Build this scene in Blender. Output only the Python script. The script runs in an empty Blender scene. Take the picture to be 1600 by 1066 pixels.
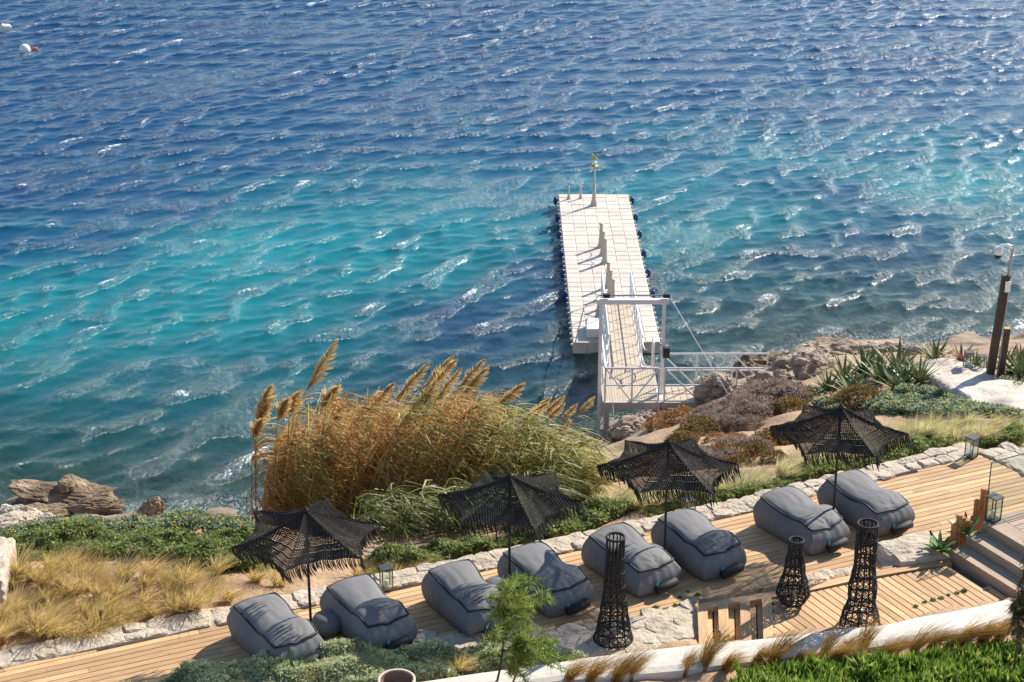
import bpy, bmesh, math, random
import numpy as np
from mathutils import Vector, Matrix, noise
random.seed(7); rng = np.random.default_rng(7)
R = math.radians
scene = bpy.context.scene
COL = scene.collection

# ------------------------------------------------------------------ camera, sky, sun, exposure
CAM_H, PITCH, FPX = 24.0, R(22.0), 2850.0
cd = bpy.data.cameras.new('camera'); cam = bpy.data.objects.new('camera', cd); COL.objects.link(cam)
cam.location = (0, 0, CAM_H); cam.rotation_euler = (R(90) - PITCH, 0, 0)
cd.sensor_width = 36; cd.lens = 36 * FPX / 1600; cd.clip_end = 3000; cd.clip_start = 0.5
scene.camera = cam
SUN = Vector((0.575, 0.575, 0.585)).normalized()
w = bpy.data.worlds.new('World'); scene.world = w; w.use_nodes = True
nt = w.node_tree; bg = nt.nodes['Background']
sky = nt.nodes.new('ShaderNodeTexSky'); sky.sky_type = 'NISHITA'; sky.sun_disc = False
sky.sun_elevation = math.asin(SUN.z); sky.sun_rotation = math.atan2(SUN.x, SUN.y)
sky.altitude = 0; sky.air_density = 1.0; sky.dust_density = 0.2; sky.ozone_density = 1.5
nt.links.new(sky.outputs[0], bg.inputs[0]); bg.inputs[1].default_value = 0.11
sl = bpy.data.lights.new('sun', 'SUN'); sl.energy = 5.0; sl.angle = R(0.53); sl.color = (1.0, 0.93, 0.82)
so = bpy.data.objects.new('sun', sl); COL.objects.link(so)
so.rotation_euler = SUN.to_track_quat('Z', 'Y').to_euler()
scene.view_settings.view_transform = 'Standard'; scene.view_settings.look = 'None'
scene.view_settings.gamma = 1.0; scene.view_settings.use_curve_mapping = False
scene.view_settings.exposure = 0.62

# ------------------------------------------------------------------ helpers
SN, CS = math.sin(PITCH), math.cos(PITCH)
def P(px, py, z):
    """point of the place that lies on the horizontal plane z along a sight line"""
    u = (px - 800) / FPX; t = (py - 533) / FPX
    k = (CAM_H - z) / (SN + t * CS)
    return Vector((u * k, (CS - t * SN) * k, z))
def P2(px, py, z): v = P(px, py, z); return (v.x, v.y)

def tag(o, label=None, cat=None, group=None, kind=None):
    if label: o['label'] = label
    if cat: o['category'] = cat
    if group: o['group'] = group
    if kind: o['kind'] = kind
    return o
def empty(name, loc=(0, 0, 0), rz=0.0):
    o = bpy.data.objects.new(name, None); COL.objects.link(o)
    o.location = loc; o.rotation_euler = (0, 0, rz); o.empty_display_size = 0.2
    return o
def link_mesh(name, me, mat, parent=None, smooth=False):
    o = bpy.data.objects.new(name, me); COL.objects.link(o)
    if mat is not None and not me.materials: me.materials.append(mat)
    if parent is not None: o.parent = parent
    if smooth: me.polygons.foreach_set('use_smooth', [True] * len(me.polygons))
    return o
def kids(o): return [c for c in bpy.data.objects if c.parent == o]
def copy_tree(o, parent=None, children=None):
    c = o.copy(); COL.objects.link(c)
    if parent is not None: c.parent = parent
    for ch in o.children: copy_tree(ch, c)
    return c

class MB:
    def __init__(s): s.v = []; s.f = []
    def add(s, vs, fs):
        n = len(s.v); s.v.extend([tuple(v) for v in vs]); s.f.extend([tuple(i + n for i in f) for f in fs]); return s
    def box(s, c, d, M=None):
        x, y, z = d[0] / 2, d[1] / 2, d[2] / 2
        vs = [Vector((a * x, b * y, e * z)) for e in (-1, 1) for b in (-1, 1) for a in (-1, 1)]
        if M is not None: vs = [M @ v for v in vs]
        vs = [v + Vector(c) for v in vs]
        return s.add(vs, [(0, 2, 3, 1), (4, 5, 7, 6), (0, 1, 5, 4), (1, 3, 7, 5), (3, 2, 6, 7), (2, 0, 4, 6)])
    def bar(s, a, b, w, h=None):
        a, b = Vector(a), Vector(b); h = h or w; d = (b - a); L = d.length
        if L < 1e-6: return s
        return s.box((a + b) / 2, (w, h, L), d.to_track_quat('Z', 'Y').to_matrix())
    def tube(s, pts, r, n=6, cap=True, closed=False):
        pts = [Vector(p) for p in pts]; m = len(pts)
        rs = r if isinstance(r, (list, tuple)) else [r] * m
        vs = []; fs = []
        up = Vector((0.013, 0.027, 1))
        for i, p in enumerate(pts):
            if closed: d = pts[(i + 1) % m] - pts[i - 1]
            else: d = pts[min(i + 1, m - 1)] - pts[max(i - 1, 0)]
            d.normalize()
            a = d.cross(up)
            if a.length < 0.05: a = d.cross(Vector((1, 0, 0)))
            a.normalize(); b = d.cross(a)
            for k in range(n):
                q = 2 * math.pi * k / n
                vs.append(p + (a * math.cos(q) + b * math.sin(q)) * rs[i])
        for i in range(m if closed else m - 1):
            j = (i + 1) % m
            for k in range(n):
                l = (k + 1) % n
                fs.append((i * n + k, i * n + l, j * n + l, j * n + k))
        if cap and not closed:
            fs.append(tuple(range(n))[::-1]); fs.append(tuple((m - 1) * n + k for k in range(n)))
        return s.add(vs, fs)
    def lathe(s, prof, n=16, c=(0, 0, 0)):
        vs = []; fs = []; m = len(prof)
        for (r, z) in prof:
            for k in range(n):
                q = 2 * math.pi * k / n; vs.append((c[0] + r * math.cos(q), c[1] + r * math.sin(q), c[2] + z))
        for i in range(m - 1):
            for k in range(n):
                l = (k + 1) % n; fs.append((i * n + k, i * n + l, (i + 1) * n + l, (i + 1) * n + k))
        fs.append(tuple(range(n))[::-1]); fs.append(tuple((m - 1) * n + k for k in range(n)))
        return s.add(vs, fs)
    def prism(s, poly, z0, z1):
        n = len(poly)
        area = sum(poly[i][0] * poly[(i + 1) % n][1] - poly[(i + 1) % n][0] * poly[i][1] for i in range(n))
        if area < 0: poly = poly[::-1]
        vs = [(x, y, z0) for x, y in poly] + [(x, y, z1) for x, y in poly]
        fs = [tuple(range(n))[::-1], tuple(range(n, 2 * n))] + [(i, (i + 1) % n, n + (i + 1) % n, n + i) for i in range(n)]
        return s.add(vs, fs)
    def mesh(s, name):
        me = bpy.data.meshes.new(name); me.from_pydata(s.v, [], s.f); me.update(); return me
    def build(s, name, mat, parent=None, smooth=False):
        return link_mesh(name, s.mesh(name), mat, parent, smooth)

def np_mesh(name, V, F):
    """V (n,3), F (m,k) all faces with k corners"""
    V = np.asarray(V, dtype=np.float32); F = np.asarray(F, dtype=np.int32)
    me = bpy.data.meshes.new(name); me.vertices.add(len(V)); me.vertices.foreach_set('co', V.ravel())
    k = F.shape[1]; me.loops.add(F.size); me.loops.foreach_set('vertex_index', F.ravel())
    me.polygons.add(len(F)); me.polygons.foreach_set('loop_start', np.arange(0, F.size, k, dtype=np.int32))
    me.polygons.foreach_set('loop_total', np.full(len(F), k, dtype=np.int32))
    me.update(calc_edges=True); me.validate(); return me
def grid_faces(nx, ny):
    i, j = np.meshgrid(np.arange(nx - 1), np.arange(ny - 1), indexing='xy'); a = (j * nx + i).ravel()
    return np.stack([a, a + 1, a + nx + 1, a + nx], 1)
def inside(poly, x, y):
    x = np.asarray(x); y = np.asarray(y); r = np.zeros(x.shape, bool); n = len(poly)
    for i in range(n):
        x1, y1 = poly[i]; x2, y2 = poly[(i + 1) % n]
        if y1 == y2: continue
        c = ((y1 > y) != (y2 > y)) & (x < (x2 - x1) * (y - y1) / (y2 - y1) + x1)
        r ^= c
    return r
def rbf(points, smooth=0.0):
    p = np.array([q[:2] for q in points], float); v = np.array([q[2] for q in points], float); m = v.mean()
    d = np.linalg.norm(p[:, None] - p[None], axis=2); n = len(p)
    A = np.zeros((n + 1, n + 1)); A[:n, :n] = -d - smooth * np.eye(n) * 1.0; A[:n, n] = 1; A[n, :n] = 1
    sol = np.linalg.solve(A, np.append(v, 0))
    def f(x, y):
        x = np.asarray(x, float); y = np.asarray(y, float); out = np.full(x.shape, sol[n])
        for k in range(n): out = out - sol[k] * np.hypot(x - p[k, 0], y - p[k, 1])
        return out
    return f
def vnoise(x, y, sc, seed=0.0):
    """cheap smooth pseudo noise, vectorised"""
    x = np.asarray(x) / sc + seed; y = np.asarray(y) / sc - seed * 1.7
    return (np.sin(1.7 * x + 2.1 * np.sin(0.9 * y)) + np.sin(2.3 * y + 1.6 * np.sin(1.3 * x + 1.0)) + np.sin(1.1 * (x + y) + 1.9 * np.sin(0.7 * (x - y)))) / 3

# ------------------------------------------------------------------ materials
def new_mat(name):
    m = bpy.data.materials.new(name); m.use_nodes = True
    n = m.node_tree.nodes; b = n['Principled BSDF']; return m, m.node_tree, b
def N(nt, t, **kw):
    n = nt.nodes.new(t)
    for k, v in kw.items(): setattr(n, k, v)
    return n
def ramp(nt, fac, stops):
    r = N(nt, 'ShaderNodeValToRGB'); e = r.color_ramp.elements
    while len(e) < len(stops): e.new(0.5)
    for q, (p, c) in zip(e, stops): q.position = p; q.color = (*c, 1)
    nt.links.new(fac, r.inputs[0]); return r.outputs[0]
def simple(name, c, rough=0.6, var=0.25, scale=6.0, bump=0.0, bscale=30.0, metal=0.0, obj_random=0.0, spec=None):
    m, nt, b = new_mat(name)
    tc = N(nt, 'ShaderNodeTexCoord'); nz = N(nt, 'ShaderNodeTexNoise'); nz.inputs['Scale'].default_value = scale; nz.inputs['Detail'].default_value = 6
    nt.links.new(tc.outputs['Object'], nz.inputs['Vector'])
    lo = tuple(x * (1 - var) for x in c); hi = tuple(min(1, x * (1 + var)) for x in c)
    col = ramp(nt, nz.outputs['Fac'], [(0.3, lo), (0.7, hi)])
    if obj_random:
        oi = N(nt, 'ShaderNodeObjectInfo'); mr = N(nt, 'ShaderNodeMapRange')
        mr.inputs['To Min'].default_value = 1 - obj_random; mr.inputs['To Max'].default_value = 1 + obj_random
        nt.links.new(oi.outputs['Random'], mr.inputs['Value'])
        mx = N(nt, 'ShaderNodeVectorMath', operation='SCALE'); nt.links.new(col, mx.inputs[0]); nt.links.new(mr.outputs[0], mx.inputs['Scale']); col = mx.outputs[0]
    nt.links.new(col, b.inputs['Base Color']); b.inputs['Roughness'].default_value = rough; b.inputs['Metallic'].default_value = metal
    if spec is not None: b.inputs['Specular IOR Level'].default_value = spec
    if bump:
        n2 = N(nt, 'ShaderNodeTexNoise'); n2.inputs['Scale'].default_value = bscale; n2.inputs['Detail'].default_value = 8
        nt.links.new(tc.outputs['Object'], n2.inputs['Vector'])
        bp = N(nt, 'ShaderNodeBump'); bp.inputs['Strength'].default_value = bump; bp.inputs['Distance'].default_value = 0.03
        nt.links.new(n2.outputs['Fac'], bp.inputs['Height']); nt.links.new(bp.outputs[0], b.inputs['Normal'])
    return m
def wood(name, c1, c2, rnd=0.23):
    m, nt, b = new_mat(name)
    tc = N(nt, 'ShaderNodeTexCoord'); oi = N(nt, 'ShaderNodeObjectInfo')
    ad = N(nt, 'ShaderNodeVectorMath', operation='ADD'); cm = N(nt, 'ShaderNodeCombineXYZ')
    ml = N(nt, 'ShaderNodeMath', operation='MULTIPLY'); ml.inputs[1].default_value = 57.0
    nt.links.new(oi.outputs['Random'], ml.inputs[0]); nt.links.new(ml.outputs[0], cm.inputs[0]); nt.links.new(ml.outputs[0], cm.inputs[1])
    nt.links.new(tc.outputs['Object'], ad.inputs[0]); nt.links.new(cm.outputs[0], ad.inputs[1])
    mp = N(nt, 'ShaderNodeMapping'); mp.inputs['Scale'].default_value = (0.9, 14, 14); nt.links.new(ad.outputs[0], mp.inputs['Vector'])
    nz = N(nt, 'ShaderNodeTexNoise'); nz.inputs['Scale'].default_value = 2.2; nz.inputs['Detail'].default_value = 7; nz.inputs['Distortion'].default_value = 0.6
    nt.links.new(mp.outputs[0], nz.inputs['Vector'])
    col = ramp(nt, nz.outputs['Fac'], [(0.28, c1), (0.72, c2)])
    kn = N(nt, 'ShaderNodeTexVoronoi'); kn.inputs['Scale'].default_value = 2.3
    mk = N(nt, 'ShaderNodeMapping'); mk.inputs['Scale'].default_value = (0.7, 2.2, 1); nt.links.new(ad.outputs[0], mk.inputs['Vector']); nt.links.new(mk.outputs[0], kn.inputs['Vector'])
    kf = ramp(nt, kn.outputs['Distance'], [(0.03, (0.35, 0.24, 0.17)), (0.085, (1, 1, 1))])
    mu = N(nt, 'ShaderNodeMix', data_type='RGBA', blend_type='MULTIPLY'); mu.inputs[0].default_value = 0.75
    nt.links.new(col, mu.inputs[6]); nt.links.new(kf, mu.inputs[7])
    mr = N(nt, 'ShaderNodeMapRange'); mr.inputs['To Min'].default_value = 1 - rnd; mr.inputs['To Max'].default_value = 1 + rnd
    nt.links.new(oi.outputs['Random'], mr.inputs['Value'])
    sc = N(nt, 'ShaderNodeVectorMath', operation='SCALE'); nt.links.new(mu.outputs[2], sc.inputs[0]); nt.links.new(mr.outputs[0], sc.inputs['Scale'])
    nt.links.new(sc.outputs[0], b.inputs['Base Color']); b.inputs['Roughness'].default_value = 0.7
    bp = N(nt, 'ShaderNodeBump'); bp.inputs['Strength'].default_value = 0.25; bp.inputs['Distance'].default_value = 0.01
    nt.links.new(nz.outputs['Fac'], bp.inputs['Height']); nt.links.new(bp.outputs[0], b.inputs['Normal'])
    return m
def leaf(name, stops, scale=3.0, rough=0.55, trans=0.45):
    """foliage: colour varies through the plant and from plant to plant; a little light passes through"""
    m, nt, b = new_mat(name)
    g = N(nt, 'ShaderNodeNewGeometry'); oi = N(nt, 'ShaderNodeObjectInfo')
    nz = N(nt, 'ShaderNodeTexNoise'); nz.inputs['Scale'].default_value = scale; nz.inputs['Detail'].default_value = 3
    nt.links.new(g.outputs['Position'], nz.inputs['Vector'])
    a1 = N(nt, 'ShaderNodeMath', operation='MULTIPLY_ADD'); a1.inputs[1].default_value = 0.55
    nt.links.new(g.outputs['Random Per Island'], a1.inputs[0])
    nm = N(nt, 'ShaderNodeMath', operation='MULTIPLY_ADD'); nm.inputs[1].default_value = 0.9; nm.inputs[2].default_value = -0.22
    nt.links.new(nz.outputs['Fac'], nm.inputs[0]); nt.links.new(nm.outputs[0], a1.inputs[2])
    col = ramp(nt, a1.outputs[0], stops)
    nt.links.new(col, b.inputs['Base Color']); b.inputs['Roughness'].default_value = rough
    b.inputs['Specular IOR Level'].default_value = 0.3
    tr = N(nt, 'ShaderNodeBsdfTranslucent'); nt.links.new(col, tr.inputs[0])
    mx = N(nt, 'ShaderNodeMixShader'); mx.inputs[0].default_value = trans
    out = nt.nodes['Material Output']; nt.links.new(b.outputs[0], mx.inputs[1]); nt.links.new(tr.outputs[0], mx.inputs[2]); nt.links.new(mx.outputs[0], out.inputs[0])
    return m
def rocky(name, stops, scale=1.2, bump=0.6, strata=True):
    m, nt, b = new_mat(name)
    g = N(nt, 'ShaderNodeNewGeometry'); mp = N(nt, 'ShaderNodeMapping'); mp.inputs['Scale'].default_value = (1, 1, 2.6 if strata else 1); mp.inputs['Rotation'].default_value = (0.2, 0.25, 0)
    nt.links.new(g.outputs['Position'], mp.inputs['Vector'])
    nz = N(nt, 'ShaderNodeTexNoise'); nz.inputs['Scale'].default_value = scale; nz.inputs['Detail'].default_value = 9; nz.inputs['Roughness'].default_value = 0.65
    nt.links.new(mp.outputs[0], nz.inputs['Vector'])
    col = ramp(nt, nz.outputs['Fac'], stops); nt.links.new(col, b.inputs['Base Color']); b.inputs['Roughness'].default_value = 0.85
    n2 = N(nt, 'ShaderNodeTexNoise'); n2.inputs['Scale'].default_value = scale * 5; n2.inputs['Detail'].default_value = 8; nt.links.new(mp.outputs[0], n2.inputs['Vector'])
    bp = N(nt, 'ShaderNodeBump'); bp.inputs['Strength'].default_value = bump; bp.inputs['Distance'].default_value = 0.06
    nt.links.new(n2.outputs['Fac'], bp.inputs['Height']); nt.links.new(bp.outputs[0], b.inputs['Normal'])
    return m
M = {}
M['soil'] = rocky('soil', [(0.3, (0.24, 0.15, 0.085)), (0.5, (0.42, 0.28, 0.165)), (0.7, (0.52, 0.37, 0.23))], 1.6, 0.5, False)
M['rock'] = rocky('rock', [(0.34, (0.07, 0.05, 0.035)), (0.46, (0.30, 0.22, 0.155)), (0.68, (0.56, 0.45, 0.35))], 1.6, 1.0)
M['wetrock'] = rocky('shore_rock', [(0.3, (0.05, 0.035, 0.025)), (0.5, (0.22, 0.15, 0.09)), (0.7, (0.42, 0.32, 0.21))], 1.4, 0.9)
M['palestone'] = rocky('pale_stone', [(0.28, (0.32, 0.25, 0.18)), (0.5, (0.52, 0.43, 0.33)), (0.7, (0.63, 0.54, 0.43))], 3.0, 0.6, False)
M['plaster'] = rocky('plaster', [(0.3, (0.42, 0.37, 0.31)), (0.45, (0.60, 0.55, 0.48)), (0.7, (0.70, 0.65, 0.58))], 0.9, 0.3, False)
M['flag'] = rocky('flagstone', [(0.25, (0.40, 0.31, 0.24)), (0.45, (0.62, 0.52, 0.43)), (0.7, (0.72, 0.63, 0.54))], 1.7, 0.6, False)
M['deck'] = wood('deck_timber', (0.46, 0.26, 0.12), (0.70, 0.45, 0.23))
M['greywood'] = wood('weathered_timber', (0.30, 0.21, 0.15), (0.50, 0.37, 0.27), 0.1)
M['log'] = wood('log_timber', (0.36, 0.13, 0.04), (0.58, 0.25, 0.09), 0.2)
M['darkwood'] = wood('dark_timber', (0.03, 0.018, 0.012), (0.075, 0.045, 0.03), 0.1)
M['fabric'] = simple('grey_canvas', (0.165, 0.162, 0.168), 0.75, 0.06, 3, 0.12, 260, obj_random=0.05)
M['piping'] = simple('black_piping', (0.010, 0.010, 0.011), 0.6, 0.2)
M['bag'] = simple('black_bag', (0.012, 0.012, 0.013), 0.7, 0.3)
M['bagend'] = simple('bag_end', (0.22, 0.21, 0.20), 0.7, 0.1)
M['teal'] = simple('teal_tag', (0.03, 0.30, 0.32), 0.6, 0.1)
M['rope'] = simple('black_rope', (0.020, 0.018, 0.016), 0.85, 0.4, 40)
M['blackmetal'] = simple('black_metal', (0.012, 0.012, 0.012), 0.45, 0.2, 8)
M['lantern'] = simple('lantern_metal', (0.10, 0.10, 0.10), 0.45, 0.15, 8, metal=0.6)
M['candle'] = simple('candle_wax', (0.78, 0.74, 0.66), 0.5, 0.05)
M['pontoon'] = simple('pontoon_plastic', (0.64, 0.56, 0.48), 0.6, 0.14, 2.2, 0.3, 14, obj_random=0.09)
M['pontoonside'] = simple('pontoon_post', (0.52, 0.45, 0.37), 0.6, 0.1, 5)
M['fender'] = simple('blue_fender', (0.018, 0.045, 0.16), 0.4, 0.15)
M['whitemetal'] = simple('pale_metal', (0.78, 0.76, 0.74), 0.45, 0.06, 6, metal=0.05)
M['beigemetal'] = simple('beige_metal', (0.50, 0.44, 0.38), 0.5, 0.08, 6)
M['gangboard'] = simple('gangway_board', (0.50, 0.40, 0.30), 0.65, 0.12, 7, obj_random=0.06)
M['whiteplastic'] = simple('white_plastic', (0.80, 0.80, 0.79), 0.4, 0.03)
M['yellow'] = simple('yellow_paint', (0.62, 0.40, 0.04), 0.5, 0.1)
M['orange'] = simple('orange_plastic', (0.60, 0.10, 0.03), 0.5, 0.1)
M['galv'] = simple('galvanised_pole', (0.36, 0.35, 0.34), 0.4, 0.1, 9, metal=0.5)
M['terracotta'] = simple('terracotta', (0.55, 0.45, 0.38), 0.8, 0.15, 5, 0.2)
M['potinside'] = simple('terracotta_inside', (0.22, 0.13, 0.09), 0.85, 0.15, 5)
M['bark'] = simple('bark', (0.07, 0.045, 0.03), 0.9, 0.4, 12, 0.5)
def glass_mat():
    m, nt, b = new_mat('clear_glass')
    gl = N(nt, 'ShaderNodeBsdfGlossy'); gl.inputs['Roughness'].default_value = 0.02
    tr = N(nt, 'ShaderNodeBsdfTransparent'); tr.inputs[0].default_value = (0.90, 0.94, 0.92, 1)
    mx = N(nt, 'ShaderNodeMixShader'); mx.inputs[0].default_value = 0.07; nt.links.new(tr.outputs[0], mx.inputs[1]); nt.links.new(gl.outputs[0], mx.inputs[2])
    nt.links.new(mx.outputs[0], nt.nodes['Material Output'].inputs[0]); return m
M['glass'] = glass_mat()
M['glassedge'] = simple('glass_edge', (0.05, 0.12, 0.10), 0.2, 0.1)
M['feather'] = leaf('feather_grass', [(0.05, (0.30, 0.30, 0.07)), (0.45, (0.64, 0.48, 0.17)), (0.85, (0.85, 0.68, 0.38))], 2.0, 0.6, 0.5)
M['featherpale'] = leaf('pale_feather_grass', [(0.05, (0.28, 0.32, 0.09)), (0.45, (0.66, 0.58, 0.28)), (0.85, (0.88, 0.80, 0.56))], 2.0, 0.6, 0.5)
M['featherrust'] = leaf('rusty_feather_grass', [(0.1, (0.20, 0.17, 0.03)), (0.45, (0.42, 0.24, 0.06)), (0.8, (0.58, 0.36, 0.13))], 2.0, 0.6, 0.5)
M['shrub'] = leaf('dark_green_leaf', [(0.1, (0.09, 0.13, 0.03)), (0.5, (0.25, 0.30, 0.09)), (0.85, (0.46, 0.48, 0.20))], 2.5)
M['sage'] = leaf('grey_green_leaf', [(0.1, (0.28, 0.33, 0.16)), (0.5, (0.52, 0.56, 0.32)), (0.85, (0.70, 0.71, 0.48))], 2.5)
M['silver'] = leaf('silver_leaf', [(0.1, (0.075, 0.125, 0.05)), (0.5, (0.225, 0.288, 0.163)), (0.85, (0.525, 0.575, 0.45))], 3.5)
M['flower'] = leaf('yellow_flower', [(0.1, (0.65, 0.42, 0.01)), (0.85, (0.80, 0.58, 0.03))], 3.0, 0.5, 0.2)
M['drybush'] = leaf('dry_scrub', [(0.1, (0.105, 0.075, 0.06)), (0.5, (0.33, 0.247, 0.195)), (0.85, (0.54, 0.42, 0.345))], 1.5, 0.8, 0.35)
M['burnet'] = leaf('brown_cushion', [(0.1, (0.075, 0.045, 0.018)), (0.5, (0.225, 0.15, 0.06)), (0.85, (0.405, 0.285, 0.112))], 2.0, 0.8, 0.35)
M['rustbush'] = leaf('rusty_scrub', [(0.1, (0.14, 0.07, 0.028)), (0.5, (0.364, 0.196, 0.084)), (0.85, (0.56, 0.35, 0.182))], 2.0, 0.8, 0.35)
M['aloe'] = leaf('aloe_leaf', [(0.1, (0.105, 0.15, 0.053)), (0.5, (0.225, 0.285, 0.12)), (0.85, (0.45, 0.45, 0.225))], 2.0, 0.4, 0.35)
M['aloered'] = leaf('reddish_aloe_leaf', [(0.1, (0.168, 0.112, 0.042)), (0.5, (0.364, 0.196, 0.098)), (0.85, (0.476, 0.308, 0.168))], 2.0, 0.4, 0.35)
M['agave'] = leaf('agave_leaf', [(0.1, (0.06, 0.14, 0.04)), (0.5, (0.14, 0.26, 0.08)), (0.85, (0.28, 0.38, 0.15))], 2.0, 0.4, 0.15)
M['succulent'] = leaf('bright_green_leaf', [(0.1, (0.05, 0.11, 0.014)), (0.5, (0.16, 0.27, 0.035)), (0.85, (0.46, 0.50, 0.13))], 3.0, 0.35, 0.45)
M['reeddry'] = leaf('dry_reed_leaf', [(0.1, (0.22, 0.10, 0.03)), (0.45, (0.48, 0.24, 0.07)), (0.85, (0.68, 0.44, 0.19))], 0.9, 0.55, 0.5)
M['reedgreen'] = leaf('green_reed_leaf', [(0.1, (0.12, 0.13, 0.025)), (0.5, (0.36, 0.34, 0.09)), (0.85, (0.66, 0.56, 0.25))], 0.9, 0.45, 0.5)
M['reedfoot'] = leaf('dark_reed_leaf', [(0.1, (0.05, 0.07, 0.015)), (0.5, (0.16, 0.19, 0.05)), (0.85, (0.36, 0.33, 0.12))], 0.9, 0.45, 0.4)  # darker, greener leaf colour of the short reeds at the foot
M['plume'] = leaf('reed_plume', [(0.1, (0.425, 0.275, 0.112)), (0.5, (0.65, 0.475, 0.225)), (0.85, (0.825, 0.65, 0.35))], 1.5, 0.7, 0.5)
M['tamarisk'] = leaf('tamarisk_leaf', [(0.1, (0.10, 0.16, 0.03)), (0.5, (0.26, 0.34, 0.07)), (0.85, (0.46, 0.50, 0.15))], 2.0, 0.6, 0.3)
M['greyleaf'] = leaf('hanging_grey_leaf', [(0.1, (0.06, 0.06, 0.03)), (0.5, (0.14, 0.13, 0.06)), (0.85, (0.26, 0.24, 0.12))], 2.0, 0.6, 0.25)

# ------------------------------------------------------------------ terrain and sea
DZ = 6.0            # level of the long timber deck
ctrl = [(0, 1000, 5.9), (200, 985, 5.9), (350, 945, 5.9), (0, 920, 5.85), (180, 890, 5.85), (400, 890, 5.85), (0, 850, 5.7), (200, 835, 5.6), (400, 840, 5.6), (100, 815, 5.35), (300, 808, 5.3), (420, 820, 5.2),
        (620, 890, 5.8), (760, 860, 5.75), (900, 815, 5.7), (560, 850, 5.5), (700, 830, 5.3), (860, 780, 5.0), (960, 775, 5.5), (1040, 775, 5.7), (940, 735, 3.9),
        (1150, 750, 5.6), (1250, 730, 5.7), (1400, 700, 5.8), (1580, 690, 5.8), (1100, 710, 4.6), (1010, 715, 3.6), (1000, 672, 1.7), (960, 690, 0.8), (1080, 650, 2.4), (1180, 660, 3.8), (1200, 610, 2.7), (1120, 620, 1.9),
        (1250, 680, 4.7), (1300, 620, 4.0), (1250, 565, 1.9), (1340, 556, 1.6), (1430, 556, 2.6), (1390, 580, 3.9), (1400, 630, 4.6), (1480, 570, 4.3), (1600, 566, 4.2), (1550, 620, 4.7), (1500, 660, 5.2), (1600, 665, 5.4),
        (0, 1066, 6.0), (300, 1060, 6.15), (600, 1040, 6.15), (800, 1040, 6.15), (1000, 1060, 6.3), (1300, 1040, 6.3), (1580, 1010, 6.35), (1600, 1066, 6.5), (1560, 760, 5.7), (1700, 720, 5.8), (1750, 620, 4.8), (1800, 570, 3.5), (-200, 900, 5.8), (-200, 820, 5.2), (-200, 1060, 6)]
TC = [(*P2(a, b, z), z) for a, b, z in ctrl]
shore = [(-400, 806), (-200, 806), (0, 808), (100, 808), (200, 806), (300, 802), (400, 797), (520, 782), (640, 755), (760, 735), (850, 715), (925, 697), (952, 672), (1010, 641), (1100, 612), (1160, 590), (1210, 562), (1260, 545), (1340, 534), (1420, 536), (1480, 531), (1560, 524), (1650, 522), (1800, 520), (2100, 515)]
SH = [P2(a, b, 0.0) for a, b in shore]
for (x, y) in SH:
    TC += [(x, y, 0.0), (x - 0.8, y + 2.2, -0.7), (x - 1.5, y + 6.0, -1.9), (x - 3, y + 13, -3.4)]
TC += [(x, 130, -9) for x in range(-80, 100, 30)] + [(-70, 60, -3), (-60, 45, -1), (-60, 30, 5.5), (60, 30, 6.2), (70, 50, 1.0), (-40, 22, 6.8), (0, 22, 6.9), (40, 22, 7.2), (0, 10, 9), (-50, 5, 10), (50, 5, 10)]
for a in range(-200, 440, 60):
    e = P(a, 812, 5.3); TC += [(e.x, e.y + 2.2, 2.2), (e.x, e.y + 4.0, 0.7)]
terr = rbf(TC, 0.02)
far_edge = [(-260, 1100), (0, 1044), (372, 971), (500, 945), (640, 915), (787, 884), (916, 856), (1021, 831), (1181, 797), (1290, 770), (1400, 743), (1531, 711)]
near_edge = [(1640, 838), (1500, 868), (1482, 876), (1340, 897), (1254, 917), (1089, 945), (1065, 950), (985, 979), (860, 997), (640, 1002), (480, 1024), (300, 1062), (100, 1105), (-260, 1185)]
FE = [P2(a, b, DZ) for a, b in far_edge]; NE = [P2(a, b, DZ) for a, b in near_edge]
CORNER = [P2(1600, 742, DZ), P2(1720, 800, DZ)]
DECKPOLY = FE + CORNER + NE
FDZ = 6.14
FD = [P2(1089, 946, FDZ), P2(1254, 917, FDZ), P2(1340, 898, FDZ), P2(1482, 874, FDZ), P2(1640, 842, FDZ), P2(1680, 905, FDZ), P2(1580, 936, FDZ), P2(1367, 978, FDZ), P2(1090, 1010, FDZ)]
RUB = [P2(a, b, DZ) for a, b in [(590, 1013), (640, 996), (750, 1001), (860, 995), (985, 977), (1065, 948), (1088, 945), (1092, 1014), (960, 1040), (870, 1040), (760, 1024), (640, 1022)]]
def grow(poly, d):
    c = np.mean(poly, axis=0); return [tuple(np.array(p) + (np.array(p) - c) / np.linalg.norm(np.array(p) - c) * d) for p in poly]
def tz(x, y):
    x = np.asarray(x, float); y = np.asarray(y, float)
    z = terr(x, y)
    z = z + np.clip((z + 0.6) * 0.12, 0, 0.10) * vnoise(x, y, 0.8) + 0.05 * vnoise(x, y, 0.31, 3)
    und = np.where(z < 0.3, 0.16 * vnoise(x, y, 0.9, 5) + 0.12 * vnoise(x, y, 0.45, 9), 0)
    z = z + und
    m = inside(DECKPOLY, x, y); z = np.where(m, np.minimum(z, DZ - 0.3), z)
    for q in (FD, RUB): m = inside(q, x, y); z = np.where(m, np.minimum(z, DZ - 0.3), z)
    return z
def nonuni(lo, hi, step, far_lo, far_hi):
    a = np.arange(lo, hi + 1e-6, step); L = [a]
    s = step; x = hi; up = []
    while x < far_hi: s *= 1.35; x += s; up.append(x)
    s = step; x = lo; dn = []
    while x > far_lo: s *= 1.35; x -= s; dn.append(x)
    return np.concatenate([np.array(dn[::-1]), a, np.array(up)])
gx = nonuni(-17, 22, 0.2, -160, 160); gy = nonuni(24, 66, 0.2, -30, 130)
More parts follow.
